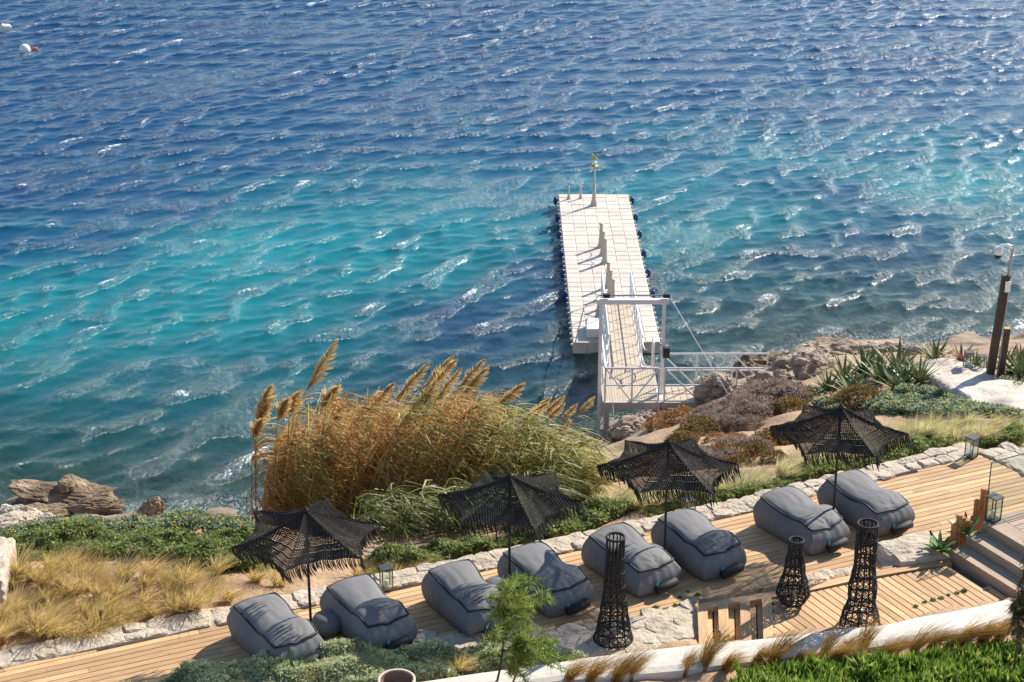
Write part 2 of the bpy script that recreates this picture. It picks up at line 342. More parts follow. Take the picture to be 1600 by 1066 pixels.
X, Y = np.meshgrid(gx, gy); Z = tz(X, Y)
me = np_mesh('ground', np.stack([X.ravel(), Y.ravel(), Z.ravel()], 1), grid_faces(len(gx), len(gy)))
# ground material: sandy soil above, stony and darker towards the waterline, weedy rock and sand under water
def ground_mat():
    m, nt, b = new_mat('ground_soil')
    g = N(nt, 'ShaderNodeNewGeometry'); sp = N(nt, 'ShaderNodeSeparateXYZ'); nt.links.new(g.outputs['Position'], sp.inputs[0])
    nz = N(nt, 'ShaderNodeTexNoise'); nz.inputs['Scale'].default_value = 1.6; nz.inputs['Detail'].default_value = 9; nz.inputs['Roughness'].default_value = 0.65; nt.links.new(g.outputs['Position'], nz.inputs['Vector'])
    soil = ramp(nt, nz.outputs['Fac'], [(0.3, (0.25, 0.15, 0.085)), (0.5, (0.42, 0.27, 0.155)), (0.7, (0.52, 0.36, 0.22))])
    n3 = N(nt, 'ShaderNodeTexNoise'); n3.inputs['Scale'].default_value = 0.7; n3.inputs['Detail'].default_value = 8; nt.links.new(g.outputs['Position'], n3.inputs['Vector'])
    rockc = ramp(nt, n3.outputs['Fac'], [(0.32, (0.07, 0.05, 0.04)), (0.47, (0.25, 0.18, 0.12)), (0.62, (0.40, 0.30, 0.21))])
    ad = N(nt, 'ShaderNodeMath', operation='MULTIPLY_ADD'); ad.inputs[1].default_value = 2.0; nt.links.new(n3.outputs['Fac'], ad.inputs[0]); nt.links.new(sp.outputs['Z'], ad.inputs[2])
    mr = N(nt, 'ShaderNodeMapRange'); mr.inputs['From Min'].default_value = 2.4; mr.inputs['From Max'].default_value = 4.2; nt.links.new(ad.outputs[0], mr.inputs['Value'])
    mx = N(nt, 'ShaderNodeMix', data_type='RGBA'); nt.links.new(mr.outputs[0], mx.inputs[0]); nt.links.new(rockc, mx.inputs[6]); nt.links.new(soil, mx.inputs[7])
    nt.links.new(mx.outputs[2], b.inputs['Base Color']); b.inputs['Roughness'].default_value = 0.9
    n2 = N(nt, 'ShaderNodeTexNoise'); n2.inputs['Scale'].default_value = 9; n2.inputs['Detail'].default_value = 8; nt.links.new(g.outputs['Position'], n2.inputs['Vector'])
    bp = N(nt, 'ShaderNodeBump'); bp.inputs['Strength'].default_value = 0.7; bp.inputs['Distance'].default_value = 0.06; nt.links.new(n2.outputs['Fac'], bp.inputs['Height']); nt.links.new(bp.outputs[0], b.inputs['Normal'])
    return m
ground = link_mesh('ground', me, ground_mat(), None, True); tag(ground, 'sandy and rocky ground sloping from the terrace to the sea', None, None, 'structure')

# sea: real waves, colour by what lies on the bottom (sand or weed), clear where shallow
sx = nonuni(-33, 37, 0.13, -900, 900); sy = nonuni(42, 124, 0.13, 20, 1500)
X, Y = np.meshgrid(sx, sy)
fade = np.clip((42 - np.abs(X - 2)) / 6, 0, 1) * np.clip((134 - Y) / 8, 0, 1)
H = np.zeros_like(X); DX = np.zeros_like(X); DY = np.zeros_like(X)
wr = np.random.default_rng(3)
gust = 0.75 + 0.35 * vnoise(X, Y, 7.0, 2) + 0.2 * vnoise(X, Y, 3.1, 8)
for i in range(90):
    lam = 0.45 * (3.0 / 0.45) ** (wr.random() ** 0.9)
    th = math.atan2(-0.62, 0.78) + wr.normal() * 0.42
    k = 2 * math.pi / lam; kx, ky = k * math.cos(th), k * math.sin(th)
    A = 0.0078 * lam ** 0.92 * (0.6 + 0.8 * wr.random())
    ph = kx * X + ky * Y + wr.random() * 6.283
    g = gust if lam < 2.5 else 1.0
    H += A * g * np.sin(ph); DX += 0.9 * A * g * math.cos(th) * np.cos(ph); DY += 0.9 * A * g * math.sin(th) * np.cos(ph)
T = tz(X, Y); depth = -T
damp = fade * np.clip(0.25 + depth / 2.0, 0.2, 1)
std = H.std(); hn = H / std; hn = np.where(hn > 1.4, 1.4 + 0.9 * np.tanh((hn - 1.4) / 0.9), hn)
Hs = 0.74 * std * (np.exp(0.30 * hn) - 1.045) / 0.30 * damp          # peaked crests, flat troughs
rip = np.clip(0.32 + 0.30 * hn + 0.38 * vnoise(X, Y, 5.0, 1) + 0.22 * vnoise(X, Y, 1.7, 3), 0.2, 1.0) ** 1.1
me = np_mesh('sea', np.stack([(X + 0.8 * DX * damp).ravel(), (Y + 0.8 * DY * damp).ravel(), Hs.ravel()], 1), grid_faces(len(sx), len(sy)))
sandpts = [(0, 470, .85), (0, 540, .85), (0, 380, .25), (0, 300, .1), (0, 150, 0), (0, 620, .7), (0, 700, .6), (200, 450, .85), (200, 330, .3), (200, 540, .9), (200, 620, .7), (400, 400, .9), (400, 330, .6), (400, 250, .25), (400, 520, .85), (400, 600, .65), (550, 450, .85), (600, 350, .8), (600, 250, .35), (600, 540, .5), (600, 610, .25), (750, 350, .8), (750, 430, .6), (750, 520, .2), (850, 510, 0), (850, 420, .25), (830, 330, .6), (850, 250, .35), (750, 150, .15), (1050, 330, .7), (1050, 400, .9), (1100, 370, 1), (1150, 330, .8), (1100, 440, .6), (1050, 520, .3), (1200, 250, .6), (1200, 400, .35), (1200, 480, .3), (1350, 400, .3), (1300, 300, .4), (1450, 290, .8), (1550, 300, .9), (1400, 230, .5), (1550, 400, .35), (1550, 500, .3), (1300, 150, .2), (1500, 150, .2), (800, 50, .05), (1500, 20, .05), (200, 20, 0), (200, 700, .6), (350, 700, .6), (900, 650, .1), (1300, 520, .3), (300, 150, .05), (1000, 120, .12)]
sf = rbf([(*P2(a, b, 0), s) for a, b, s in sandpts], 0.5)
sand = np.clip(sf(X, Y) + 0.16 * vnoise(X, Y, 3.0, 4) + 0.08 * vnoise(X, Y, 1.2, 6), 0, 1)
def fattr(me, name, arr):
    a = me.attributes.new(name, 'FLOAT', 'POINT'); a.data.foreach_set('value', np.asarray(arr, np.float32).ravel())
fattr(me, 'sand', sand); fattr(me, 'depth', depth); 
# whitecaps sit on the highest crests
gy_, gx_ = np.gradient(H); 
fattr(me, 'crest', hn); fattr(me, 'rip', rip)
def sea_mat():
    m, nt, b = new_mat('sea_water')
    g = N(nt, 'ShaderNodeNewGeometry')
    def at(n): a = N(nt, 'ShaderNodeAttribute'); a.attribute_name = n; return a.outputs['Fac']
    deepc = ramp(nt, at('sand'), [(0.0, (0.002, 0.045, 0.125)), (0.3, (0.002, 0.062, 0.135)), (0.65, (0.001, 0.125, 0.17)), (1.0, (0.002, 0.195, 0.225))])
    # near the shore the body of the water turns green and lets the bottom show
    mr = N(nt, 'ShaderNodeMapRange'); mr.inputs['From Min'].default_value = 0.2; mr.inputs['From Max'].default_value = 3.2; nt.links.new(at('depth'), mr.inputs['Value'])
    mxc = N(nt, 'ShaderNodeMix', data_type='RGBA'); nt.links.new(mr.outputs[0], mxc.inputs[0]); mxc.inputs[6].default_value = (0.014, 0.125, 0.112, 1); nt.links.new(deepc, mxc.inputs[7])
    body = N(nt, 'ShaderNodeBsdfDiffuse'); nt.links.new(mxc.outputs[2], body.inputs[0])
    clear = N(nt, 'ShaderNodeBsdfTransparent'); clear.inputs[0].default_value = (0.62, 0.86, 0.82, 1)
    m2 = N(nt, 'ShaderNodeMapRange'); m2.inputs['From Min'].default_value = 0.0; m2.inputs['From Max'].default_value = 4.6; m2.inputs['To Min'].default_value = 0.04; nt.links.new(at('depth'), m2.inputs['Value'])
    mb = N(nt, 'ShaderNodeMixShader'); nt.links.new(m2.outputs[0], mb.inputs[0]); nt.links.new(clear.outputs[0], mb.inputs[1]); nt.links.new(body.outputs[0], mb.inputs[2])
    # ripples
    mp = N(nt, 'ShaderNodeMapping'); mp.inputs['Rotation'].default_value = (0, 0, R(40)); mp.inputs['Scale'].default_value = (1.6, 0.75, 1); nt.links.new(g.outputs['Position'], mp.inputs['Vector'])
    n1 = N(nt, 'ShaderNodeTexNoise'); n1.inputs['Scale'].default_value = 3.0; n1.inputs['Detail'].default_value = 6; n1.inputs['Roughness'].default_value = 0.62; n1.inputs['Distortion'].default_value = 0.4; nt.links.new(mp.outputs[0], n1.inputs['Vector'])
    bp = N(nt, 'ShaderNodeBump'); nt.links.new(at('rip'), bp.inputs['Strength']); bp.inputs['Distance'].default_value = 0.55; nt.links.new(n1.outputs['Fac'], bp.inputs['Height'])
    gl = N(nt, 'ShaderNodeBsdfGlossy'); gl.inputs['Roughness'].default_value = 0.23; nt.links.new(bp.outputs[0], gl.inputs['Normal'])
    fr = N(nt, 'ShaderNodeFresnel'); fr.inputs['IOR'].default_value = 1.30; nt.links.new(bp.outputs[0], fr.inputs['Normal'])
    mg = N(nt, 'ShaderNodeMixShader'); nt.links.new(fr.outputs[0], mg.inputs[0]); nt.links.new(mb.outputs[0], mg.inputs[1]); nt.links.new(gl.outputs[0], mg.inputs[2])
    # foam
    n2 = N(nt, 'ShaderNodeTexNoise'); n2.inputs['Scale'].default_value = 7.0; n2.inputs['Detail'].default_value = 7; n2.inputs['Roughness'].default_value = 0.75; nt.links.new(mp.outputs[0], n2.inputs['Vector'])
    n3 = N(nt, 'ShaderNodeTexNoise'); n3.inputs['Scale'].default_value = 0.35; n3.inputs['Detail'].default_value = 2; nt.links.new(g.outputs['Position'], n3.inputs['Vector'])
    s1 = N(nt, 'ShaderNodeMath', operation='MULTIPLY_ADD'); s1.inputs[1].default_value = 5.0; nt.links.new(n2.outputs['Fac'], s1.inputs[0]); nt.links.new(at('crest'), s1.inputs[2])
    s2 = N(nt, 'ShaderNodeMath', operation='MULTIPLY_ADD'); s2.inputs[1].default_value = 3.0; nt.links.new(n3.outputs['Fac'], s2.inputs[0]); nt.links.new(s1.outputs[0], s2.inputs[2])
    fm = N(nt, 'ShaderNodeMapRange'); fm.inputs['From Min'].default_value = 6.15; fm.inputs['From Max'].default_value = 7.0; nt.links.new(s2.outputs[0], fm.inputs['Value'])
    foam = N(nt, 'ShaderNodeBsdfDiffuse'); foam.inputs[0].default_value = (0.75, 0.78, 0.80, 1)
    # wash along the rocks: foam where the water is very thin
    sm = N(nt, 'ShaderNodeMapRange'); sm.inputs['From Min'].default_value = 0.35; sm.inputs['From Max'].default_value = -0.05; nt.links.new(at('depth'), sm.inputs['Value'])
    n4 = N(nt, 'ShaderNodeMapRange'); n4.inputs['From Min'].default_value = 0.5; n4.inputs['From Max'].default_value = 0.68; nt.links.new(n2.outputs['Fac'], n4.inputs['Value'])
    sw = N(nt, 'ShaderNodeMath', operation='MULTIPLY'); nt.links.new(sm.outputs[0], sw.inputs[0]); nt.links.new(n4.outputs[0], sw.inputs[1])
    fx = N(nt, 'ShaderNodeMath', operation='MAXIMUM'); nt.links.new(fm.outputs[0], fx.inputs[0]); nt.links.new(sw.outputs[0], fx.inputs[1])
    mf = N(nt, 'ShaderNodeMixShader'); nt.links.new(fx.outputs[0], mf.inputs[0]); nt.links.new(mg.outputs[0], mf.inputs[1]); nt.links.new(foam.outputs[0], mf.inputs[2])
    nt.links.new(mf.outputs[0], nt.nodes['Material Output'].inputs[0]); return m
sea = link_mesh('sea', me, sea_mat(), None, True); tag(sea, 'wind-ruffled blue and turquoise sea with small breaking waves', None, None, 'structure')

# ------------------------------------------------------------------ rocks and stones
def rock_mesh(name, sub, seed, rough=0.35, flat=0.0, boxy=0.0):
    bm = bmesh.new(); bmesh.ops.create_icosphere(bm, subdivisions=sub, radius=1)
    o = Vector((seed * 7.31, seed * 3.17, seed * 1.7))
    for v in bm.verts:
        p = v.co.copy()
        if boxy:
            q = max(abs(p.x), abs(p.y), abs(p.z)); p = p.lerp(p / q, boxy)
        d = noise.noise(p * 0.9 + o) * rough + abs(noise.noise(p * 2.1 + o)) * rough * 0.6 + noise.noise(p * 5 + o) * rough * 0.25 + noise.noise(p * 11 + o) * rough * 0.12
        s = math.floor((p.z * 3.0 + noise.noise(p * 0.7 + o) * 1.2)) * 0.06 * flat
        v.co = p * (1 + d - s * 0.8)
    me = bpy.data.meshes.new(name); bm.to_mesh(me); bm.free(); return me
RK = [rock_mesh('boulder', 5, i + 1, 0.42, 1.7) for i in range(6)]
ST = [rock_mesh('stone', 3, i + 20, 0.22, 0.0, 0.85) for i in range(8)]
for m_ in RK: m_.materials.append(M['rock'])
for m_ in ST: m_.materials.append(M['palestone'])
RW = [m_.copy() for m_ in RK]
for m_ in RW: m_.materials.clear(); m_.materials.append(M['wetrock'])
def boulder(i, px, py, z, dims, rz, label, group=None, wet=False, tilt=(0, 0), name='boulder'):
    o = link_mesh(name, (RW if wet else RK)[i % 6], None); p = P(px, py, z)
    o.location = p; o.scale = dims; o.rotation_euler = (tilt[0], tilt[1], rz)
    return tag(o, label, 'rock', group)
boulder(0, 105, 772, 0.25, (1.25, 0.45, 0.17), 0.15, 'long flat dark rock slab lying in the shallows at the left shore', wet=True, tilt=(0.15, 0.16))
boulder(1, 63, 768, 0.35, (0.9, 0.36, 0.14), -0.1, 'low ledge of rock left of the long slab in the shallows', wet=True, tilt=(0.1, 0.22))
boulder(2, 103, 757, 0.55, (0.22, 0.26, 0.15), 0.5, 'small upright rock on top of the slab at the left shore', wet=True)
boulder(3, 138, 768, 0.2, (0.8, 0.4, 0.15), -0.5, 'rounded rock at the right end of the slab in the shallows', wet=True, tilt=(0.1, 0.3))
boulder(5, 80, 780, 0.1, (1.4, 0.45, 0.12), 0.1, 'thin rock shelf under the long slab in the shallows', wet=True, tilt=(0.1, -0.1))
boulder(4, 150, 791, 0.12, (0.75, 0.35, 0.22), 0.1, 'low wet rock between the slab and the left shore', wet=True)
boulder(5, 238, 797, 0.5, (0.30, 0.28, 0.45), 0.3, 'pointed dark rock at the water edge by the left flower bed', wet=True, tilt=(0, 0.5))
boulder(2, 60, 800, 0.1, (0.9, 0.4, 0.2), 0.2, 'half sunken brown rock close to the left shore', wet=True)
for k, (a, b, sc) in enumerate([(18, 806, .5), (45, 812, .4), (70, 818, .42), (10, 822, .55)]):
    o = boulder(k + 1, a, b, 5.3, (sc, sc * .6, sc * .5), k * 1.3, 'pale rock at the far left corner of the flower bed', 'pale rocks at the left corner'); o.data = o.data.copy(); o.data.materials.clear(); o.data.materials.append(M['palestone'])
boulder(0, 1248, 592, 2.5, (1.25, 0.9, 0.75), 0.6, 'big pale boulder on the point beside the end of the footbridge', tilt=(0.1, -0.35))
boulder(1, 1222, 600, 2.5, (0.7, 0.8, 0.5), 1.0, 'sloping boulder below the big pale boulder on the point')
boulder(3, 1262, 560, 1.6, (0.8, 0.6, 0.55), 0.2, 'rounded boulder at the top of the rocky point', tilt=(0, -0.2))
boulder(4, 1335, 556, 1.5, (1.5, 0.7, 0.42), 0.05, 'long layered dark rock on the point left of the path lantern', tilt=(0.1, 0.05))
boulder(5, 1368, 550, 1.5, (1.1, 0.6, 0.35), -0.15, 'flat layered rock on the tip of the point')
boulder(2, 1300, 546, 0.7, (1.1, 0.6, 0.35), 0.2, 'low rock washed by spray on the tip of the point', wet=True)
boulder(0, 1400, 553, 2.2, (0.8, 0.5, 0.35), 0.3, 'small layered rock beside the lantern on the point')
boulder(3, 1445, 552, 2.6, (0.7, 0.4, 0.3), 0.0, 'small rock right of the lantern on the point')
boulder(1, 1195, 574, 1.0, (1.0, 0.7, 0.5), 0.3, 'dark rock behind the end of the footbridge', wet=True)
boulder(5, 1118, 606, 2.0, (0.55, 0.5, 0.5), 0.9, 'squarish brown boulder where the footbridge meets the scrub')
boulder(4, 983, 672, 1.6, (0.6, 0.45, 0.38), 0.5, 'pale boulder above the water left of the brown cushion shrubs')
boulder(2, 940, 706, 0.5, (0.7, 0.5, 0.4), 0.2, 'shore rock by the mooring wire near the third umbrella', wet=True)
boulder(0, 915, 722, 1.2, (0.8, 0.5, 0.45), 1.4, 'dark shore rock right of the reeds', wet=True)
boulder(3, 1010, 660, 1.3, (0.55, 0.4, 0.3), 1.9, 'low rock among rusty scrub below the platform')
# large flat boulder between deck and steps
bb = boulder(1, 1432, 876, 5.95, (0.78, 0.50, 0.36), 0.35, 'large flat-topped pale boulder between the deck and the timber steps'); bb.data = rock_mesh('boulder', 4, 33, 0.16, 0.3, 0.7); bb.data.materials.append(M['palestone'])

def resample(pts, step):
    out = []; pts = [Vector((p[0], p[1], 0)) for p in pts]; rest = 0.0
    for a, b in zip(pts[:-1], pts[1:]):
        L = (b - a).length; d = (b - a) / L; s = rest
        while s < L: out.append((a + d * s, d)); s += step
        rest = s - L
    return out
def offset_line(pts, d):
    out = []
    for i, p in enumerate(pts):
        a = Vector(pts[max(i - 1, 0)]); b = Vector(pts[min(i + 1, len(pts) - 1)]); t = (b - a).normalized()
        out.append((p[0] - t.y * d, p[1] + t.x * d))
    return out
def edging(line, rows, label, name='stone_edging', step=0.42, z=DZ + 0.02):
    root = empty(name, (*line[len(line) // 2], DZ)); base = Vector((*line[len(line) // 2], DZ))
    tag(root, label, 'edging')
    o1 = offset_line(line, -0.02); o2 = offset_line(line, 0.30 * rows + 0.02)
    mb = MB(); L1 = [q[0] for q in resample(o1, 0.25)]; n2 = len(L1)
    # mortar bed with an uneven top
    n = len(line); vs = []; fs = []
    ra = resample(line, 0.3)
    for p, d in ra:
        nn = Vector((-d.y, d.x, 0))
        for q, zz in ((0.0, -0.5), (0.0, 0.02), (0.15 * rows, 0.04), (0.30 * rows, 0.02), (0.30 * rows + 0.04, -0.7)):
            v = p + nn * (q + random.uniform(-.02, .02)) - base; vs.append((v.x, v.y, zz + (random.uniform(-.02, .02) if zz > -.1 else 0)))
    for i in range(len(ra) - 1):
        for k in range(4): a = i * 5 + k; fs.append((a, a + 1, a + 6, a + 5))
    mb.add(vs, fs); mb.build('mortar_bed', M['palestone'], root)
    for r in range(rows):
        ln = offset_line(line, 0.15 + 0.30 * r)
        for p, d in resample(ln, step):
            l = step * random.uniform(0.82, 1.12)
            o = link_mesh('stone', random.choice(ST), None, root)
            o.location = (p.x - base.x + random.uniform(-.03, .03), p.y - base.y + random.uniform(-.04, .04), random.uniform(-0.075, -0.05) + z - DZ)
            o.scale = (l * 0.5, random.uniform(0.13, 0.18), random.uniform(0.08, 0.11))
            o.rotation_euler = (random.uniform(-.12, .12), random.uniform(-.1, .1), math.atan2(d.y, d.x) + random.uniform(-.12, .12) + random.choice((0, math.pi)))
    return root
edging(FE[1:] + [P2(1536, 709, DZ)], 2, 'pale rough stone edging along the seaward side of the long deck')
edging([P2(1541, 712, DZ), P2(1600, 742, DZ), P2(1690, 786, DZ)], 3, 'pale stone edging across the right end of the deck behind the glass')
# rubble strip on the near side of the deck
def rubble(poly, label, zt, n, size, name='rubble_paving'):
    c = np.mean(poly, axis=0); root = empty(name, (c[0], c[1], zt)); tag(root, label, 'paving')
    mb = MB(); mb.prism([(x - c[0], y - c[1]) for x, y in poly], -0.6, 0.005); mb.build('mortar_bed', M['palestone'], root)
    xs = [p[0] for p in poly]; ys = [p[1] for p in poly]; got = []
    tries = 0
    while len(got) < n and tries < 6000:
        tries += 1
        x = random.uniform(min(xs), max(xs)); y = random.uniform(min(ys), max(ys))
        if not inside(poly, np.array([x]), np.array([y]))[0]: continue
        if any((x - a) ** 2 + (y - b) ** 2 < (size * 0.8) ** 2 for a, b in got): continue
        got.append((x, y)); o = link_mesh('stone', random.choice(ST), None, root); s = size * random.uniform(.8, 1.2)
        o.location = (x - c[0], y - c[1], -0.07); o.scale = (s * .66, s * .55, 0.08 + random.uniform(0, .04)); o.rotation_euler = (random.uniform(-.1, .1), random.uniform(-.1, .1), random.uniform(0, 6.28))
    return root
rubble(RUB, 'pale rubble stone strip along the near side of the deck', DZ + 0.03, 150, 0.42)
rubble([P2(a, b, DZ) for a, b in [(1225, 918), (1340, 893), (1345, 887), (1230, 908)]], 'narrow white stone strip between the long deck and the raised deck', DZ + 0.02, 25, 0.26)
# plaster wall in the foreground
def wall(up, lo, z, label, zb=5.2):
    U = [P2(a, b, z) for a, b in up]; L = [P2(a, b, z) for a, b in lo]
    def rs(l, n):
        l = [np.array(p) for p in l]; s = np.cumsum([0] + [np.linalg.norm(b - a) for a, b in zip(l[:-1], l[1:])]); t = np.linspace(0, s[-1], n)
        return np.stack([np.interp(t, s, [p[0] for p in l]), np.interp(t, s, [p[1] for p in l])], 1)
    n = 60; U = rs(U, n); L = rs(L, n); V = []; F = []
    K = 7
    for i in range(n):
        for k in range(K):
            f = k / (K - 1); p = U[i] * (1 - f) + L[i] * f; e = 1 - (2 * f - 1) ** 4
            V.append((p[0], p[1], z - 0.06 * (1 - e) + 0.02 * vnoise(p[0], p[1], 0.5)))
        V.append((L[i][0], L[i][1] - 0.03, zb)); V.append((U[i][0], U[i][1] + 0.02, zb))
    W = K + 2
    for i in range(n - 1):
        for k in range(K): F.append((i * W + k, i * W + k + 1, (i + 1) * W + k + 1, (i + 1) * W + k))
        F.append((i * W, (i + 1) * W, (i + 1) * W + K + 1, i * W + K + 1))
    F.append(tuple(range(W))[::-1]); F.append(tuple((n - 1) * W + k for k in range(W)))
    mb = MB(); mb.add(V, F); o = mb.build('plaster_wall', M['plaster'], None, False); return tag(o, label, 'wall')
wall([(560, 1075), (700, 1056), (820, 1037), (960, 1018), (1090, 1004), (1230, 990), (1367, 974), (1480, 953), (1592, 930), (1720, 905)], [(590, 1100), (720, 1078), (880, 1060), (1000, 1049), (1090, 1040), (1230, 1023), (1367, 1006), (1480, 990), (1592, 976), (1720, 955)], 6.45, 'smooth whitewashed wall top curving across the foreground')
# fragment of wall at the left edge of the picture
mb = MB(); o = link_mesh('garden_wall', rock_mesh('garden_wall', 4, 51, 0.10, 0, 0.85), M['palestone']); o.location = P(-8, 905, 5.9); o.scale = (0.35, 0.9, 0.5); o.rotation_euler = (0, 0, 0.1); tag(o, 'end of a pale stone wall at the left edge of the grass bed', 'wall')

# stone path on the point
def drape(name, poly_px, zf, mat, label, step=0.22, lift=0.12):
    poly = [P2(a, b, zf(a, b)) for a, b in poly_px]
    xs = [p[0] for p in poly]; ys = [p[1] for p in poly]
    gx = np.arange(min(xs) - .3, max(xs) + .3, step); gy = np.arange(min(ys) - .3, max(ys) + .3, step); X, Y = np.meshgrid(gx, gy)
    ins = inside(poly, X, Y); Z = tz(X, Y) + lift + 0.03 * vnoise(X, Y, 0.5, 2) + 0.02 * vnoise(X, Y, 0.22, 7); Z = np.where(ins, Z, Z - lift - 0.25)
    F = grid_faces(len(gx), len(gy)); keep = ins.ravel()[F].any(axis=1); F = F[keep]
    used = np.unique(F); mp = -np.ones(X.size, int); mp[used] = np.arange(len(used))
    V = np.stack([X.ravel(), Y.ravel(), Z.ravel()], 1)[used]
    return tag(link_mesh(name, np_mesh(name, V, mp[F]), mat, None, False), label, None, None, 'structure')
drape('path', [(1375, 560), (1435, 556), (1473, 560), (1536, 580), (1562, 590), (1610, 606), (1720, 640), (1720, 690), (1610, 660), (1563, 650), (1512, 624), (1484, 606), (1455, 590), (1410, 574)], lambda a, b: 4.2 + (b - 556) / 100 * 1.0, M['flag'], 'pale natural stone path curving over the point', 0.12)

# ------------------------------------------------------------------ timber decks
def box_mesh(name, L, W, H, mat):
    mb = MB(); b = 0.006
    prof = [(-W / 2, -H), (W / 2, -H), (W / 2, -b), (W / 2 - b, 0), (-W / 2 + b, 0), (-W / 2, -b)]
    vs = [(x, y, z) for x in (-L / 2, L / 2) for (y, z) in prof]; n = 6
    fs = [tuple(range(n)), tuple(range(n, 2 * n))[::-1]] + [(i, n + i, n + (i + 1) % n, (i + 1) % n) for i in range(n)]
    mb.add(vs, fs); me = mb.mesh(name); me.materials.append(mat); return me
def deck(poly, ang, z, pitch, seg, name, label, mat, gap=0.015, thick=0.035, off=0.0):
    c = np.mean(poly, axis=0); root = empty(name, (c[0], c[1], z), ang); tag(root, label, 'deck')
    ca, sa = math.cos(-ang), math.sin(-ang)
    Lp = [((x - c[0]) * ca - (y - c[1]) * sa, (x - c[0]) * sa + (y - c[1]) * ca) for x, y in poly]
    ys = [p[1] for p in Lp]; y = min(ys) + pitch / 2; cache = {}; i = 0
    sub = MB(); sub.prism(grow(Lp, -0.12), -0.28, -thick - 0.012); sub.build('substructure', M['darkwood'], root)
    while y < max(ys):
        xs = []
        for k in range(len(Lp)):
            (x1, y1), (x2, y2) = Lp[k], Lp[(k + 1) % len(Lp)]
            if (y1 > y) != (y2 > y): xs.append(x1 + (y - y1) / (y2 - y1) * (x2 - x1))
        xs.sort()
        for a, b in zip(xs[::2], xs[1::2]):
            s = a; first = True
            while s < b - 0.02:
                l = seg * ((0.35 + 0.65 * ((i * 0.382 + off) % 1)) if first else 1); first = False
                e = min(s + l, b)
                if b - e < 0.5: e = b
                key = round(e - s, 2)
                if key not in cache: cache[key] = box_mesh('board', max(key - 0.006, 0.05), pitch - gap, thick, mat)
                o = link_mesh('board', cache[key], None, root); o.location = ((s + e) / 2, y, random.uniform(-.002, .002)); s = e
        y += pitch; i += 1
    return root
BA = math.atan2(FE[-1][1] - FE[1][1], FE[-1][0] - FE[1][0])
deck(DECKPOLY, BA, DZ, 0.165, 4.8, 'timber_deck', 'long pale timber deck carrying the loungers and umbrellas', M['deck'])
# raised deck in front, boards laid diagonally, with border beams
a0 = np.array(P2(1250, 945, FDZ)); a1 = np.array(P2(1320, 996, FDZ)); FA = math.atan2(a1[1] - a0[1], a1[0] - a0[0])
INN = [P2(1206, 937, FDZ), P2(1254, 929, FDZ), P2(1340, 910, FDZ), P2(1478, 885, FDZ), P2(1575, 934, FDZ), P2(1480, 962, FDZ), P2(1367, 984, FDZ), P2(1206, 1000, FDZ)]
fd = deck(INN, FA, FDZ, 0.165, 4.0, 'raised_deck', 'raised timber deck with diagonal boards holding the wicker lamps', M['deck'], off=0.3)
fdl = Vector(fd.location); fda = -FA
def loc_in(root, p):
    return root.matrix_basis.inverted() @ Vector(p)
def beam_part(root, a, b, w, h, name, mat, z):
    mb = MB(); A = loc_in(root, (*a, z - h / 2)); B = loc_in(root, (*b, z - h / 2)); mb.bar(A, B, h, w) if False else None
    d = (B - A); L = d.length; ang = math.atan2(d.y, d.x)
    mb.box((0, 0, 0), (L, w, h)); o = mb.build(name, mat, root); o.location = (A + B) / 2; o.rotation_euler = (0, 0, ang); return o
bpy.context.view_layer.update()
for a, b in zip([(1089, 949), (1254, 921), (1340, 902)], [(1254, 921), (1340, 902), (1484, 877)]):
    beam_part(fd, P2(*a, FDZ), P2(*b, FDZ), 0.2, 0.28, 'border_beam', M['deck'], FDZ + 0.012)
beam_part(fd, P2(1367, 986, FDZ), P2(1500, 961, FDZ), 0.16, 0.2, 'border_beam', M['deck'], FDZ + 0.008)
beam_part(fd, P2(1500, 961, FDZ), P2(1585, 938, FDZ), 0.16, 0.2, 'border_beam', M['deck'], FDZ + 0.008)
# sleeper steps at the left end of the raised deck
ss = empty('sleeper_steps', P(1148, 975, DZ)); tag(ss, 'timber sleepers with shaded recessed boards at the left end of the raised deck', 'steps')
bpy.context.view_layer.update()
for x0, x1 in ((1091, 1104), (1122, 1137), (1156, 1171), (1190, 1206)):
    xm = (x0 + x1) / 2; yt = 946 - (xm - 1089) * 0.17 + 6
    beam_part(ss, P2(xm, yt, FDZ), P2(xm + 3, 1012 - (xm - 1089) * 0.1, FDZ), 0.19, 0.3, 'sleeper', M['deck'], FDZ + 0.016)
for x0, x1 in ((1104, 1122), (1137, 1156), (1171, 1190)):
    for f in (0.27, 0.75):
        xm = x0 + (x1 - x0) * f; yt = 946 - (xm - 1089) * 0.17 + 8
        beam_part(ss, P2(xm + 1, yt + 3, FDZ - .11), P2(xm + 3, 1016 - (xm - 1089) * 0.1, FDZ - .11), 0.135, 0.05, 'tread_board', M['deck'], FDZ - 0.11)
# steps up to the right and the upper deck
st = empty('timber_steps', P(1530, 870, FDZ)); tag(st, 'three wide weathered timber steps rising to the right', 'steps'); bpy.context.view_layer.update()
d1 = np.array(P2(1571, 928, FDZ)) - np.array(P2(1482, 872, FDZ)); d1 = d1 / np.linalg.norm(d1); nrm = np.array([-d1[1], d1[0]])
if nrm[0] < 0: nrm = -nrm
s0 = np.array(P2(1482, 872, FDZ))
RISE, TREAD = 0.2, 0.42
for k in range(3):
    a = s0 + nrm * (TREAD * k + TREAD / 2); b = a + d1 * 3.2
    o = beam_part(st, a - d1 * 0.02 * k, b, TREAD - 0.01, RISE * (k + 1) + 0.2, 'step', M['greywood'], FDZ + RISE * (k + 1))
UZ = FDZ + RISE * 3
ud0 = s0 + nrm * TREAD * 3
ud = [tuple(ud0 - d1 * 0.0), tuple(ud0 + d1 * 3.4), tuple(ud0 + d1 * 3.4 + nrm * 4), tuple(ud0 + nrm * 4)]
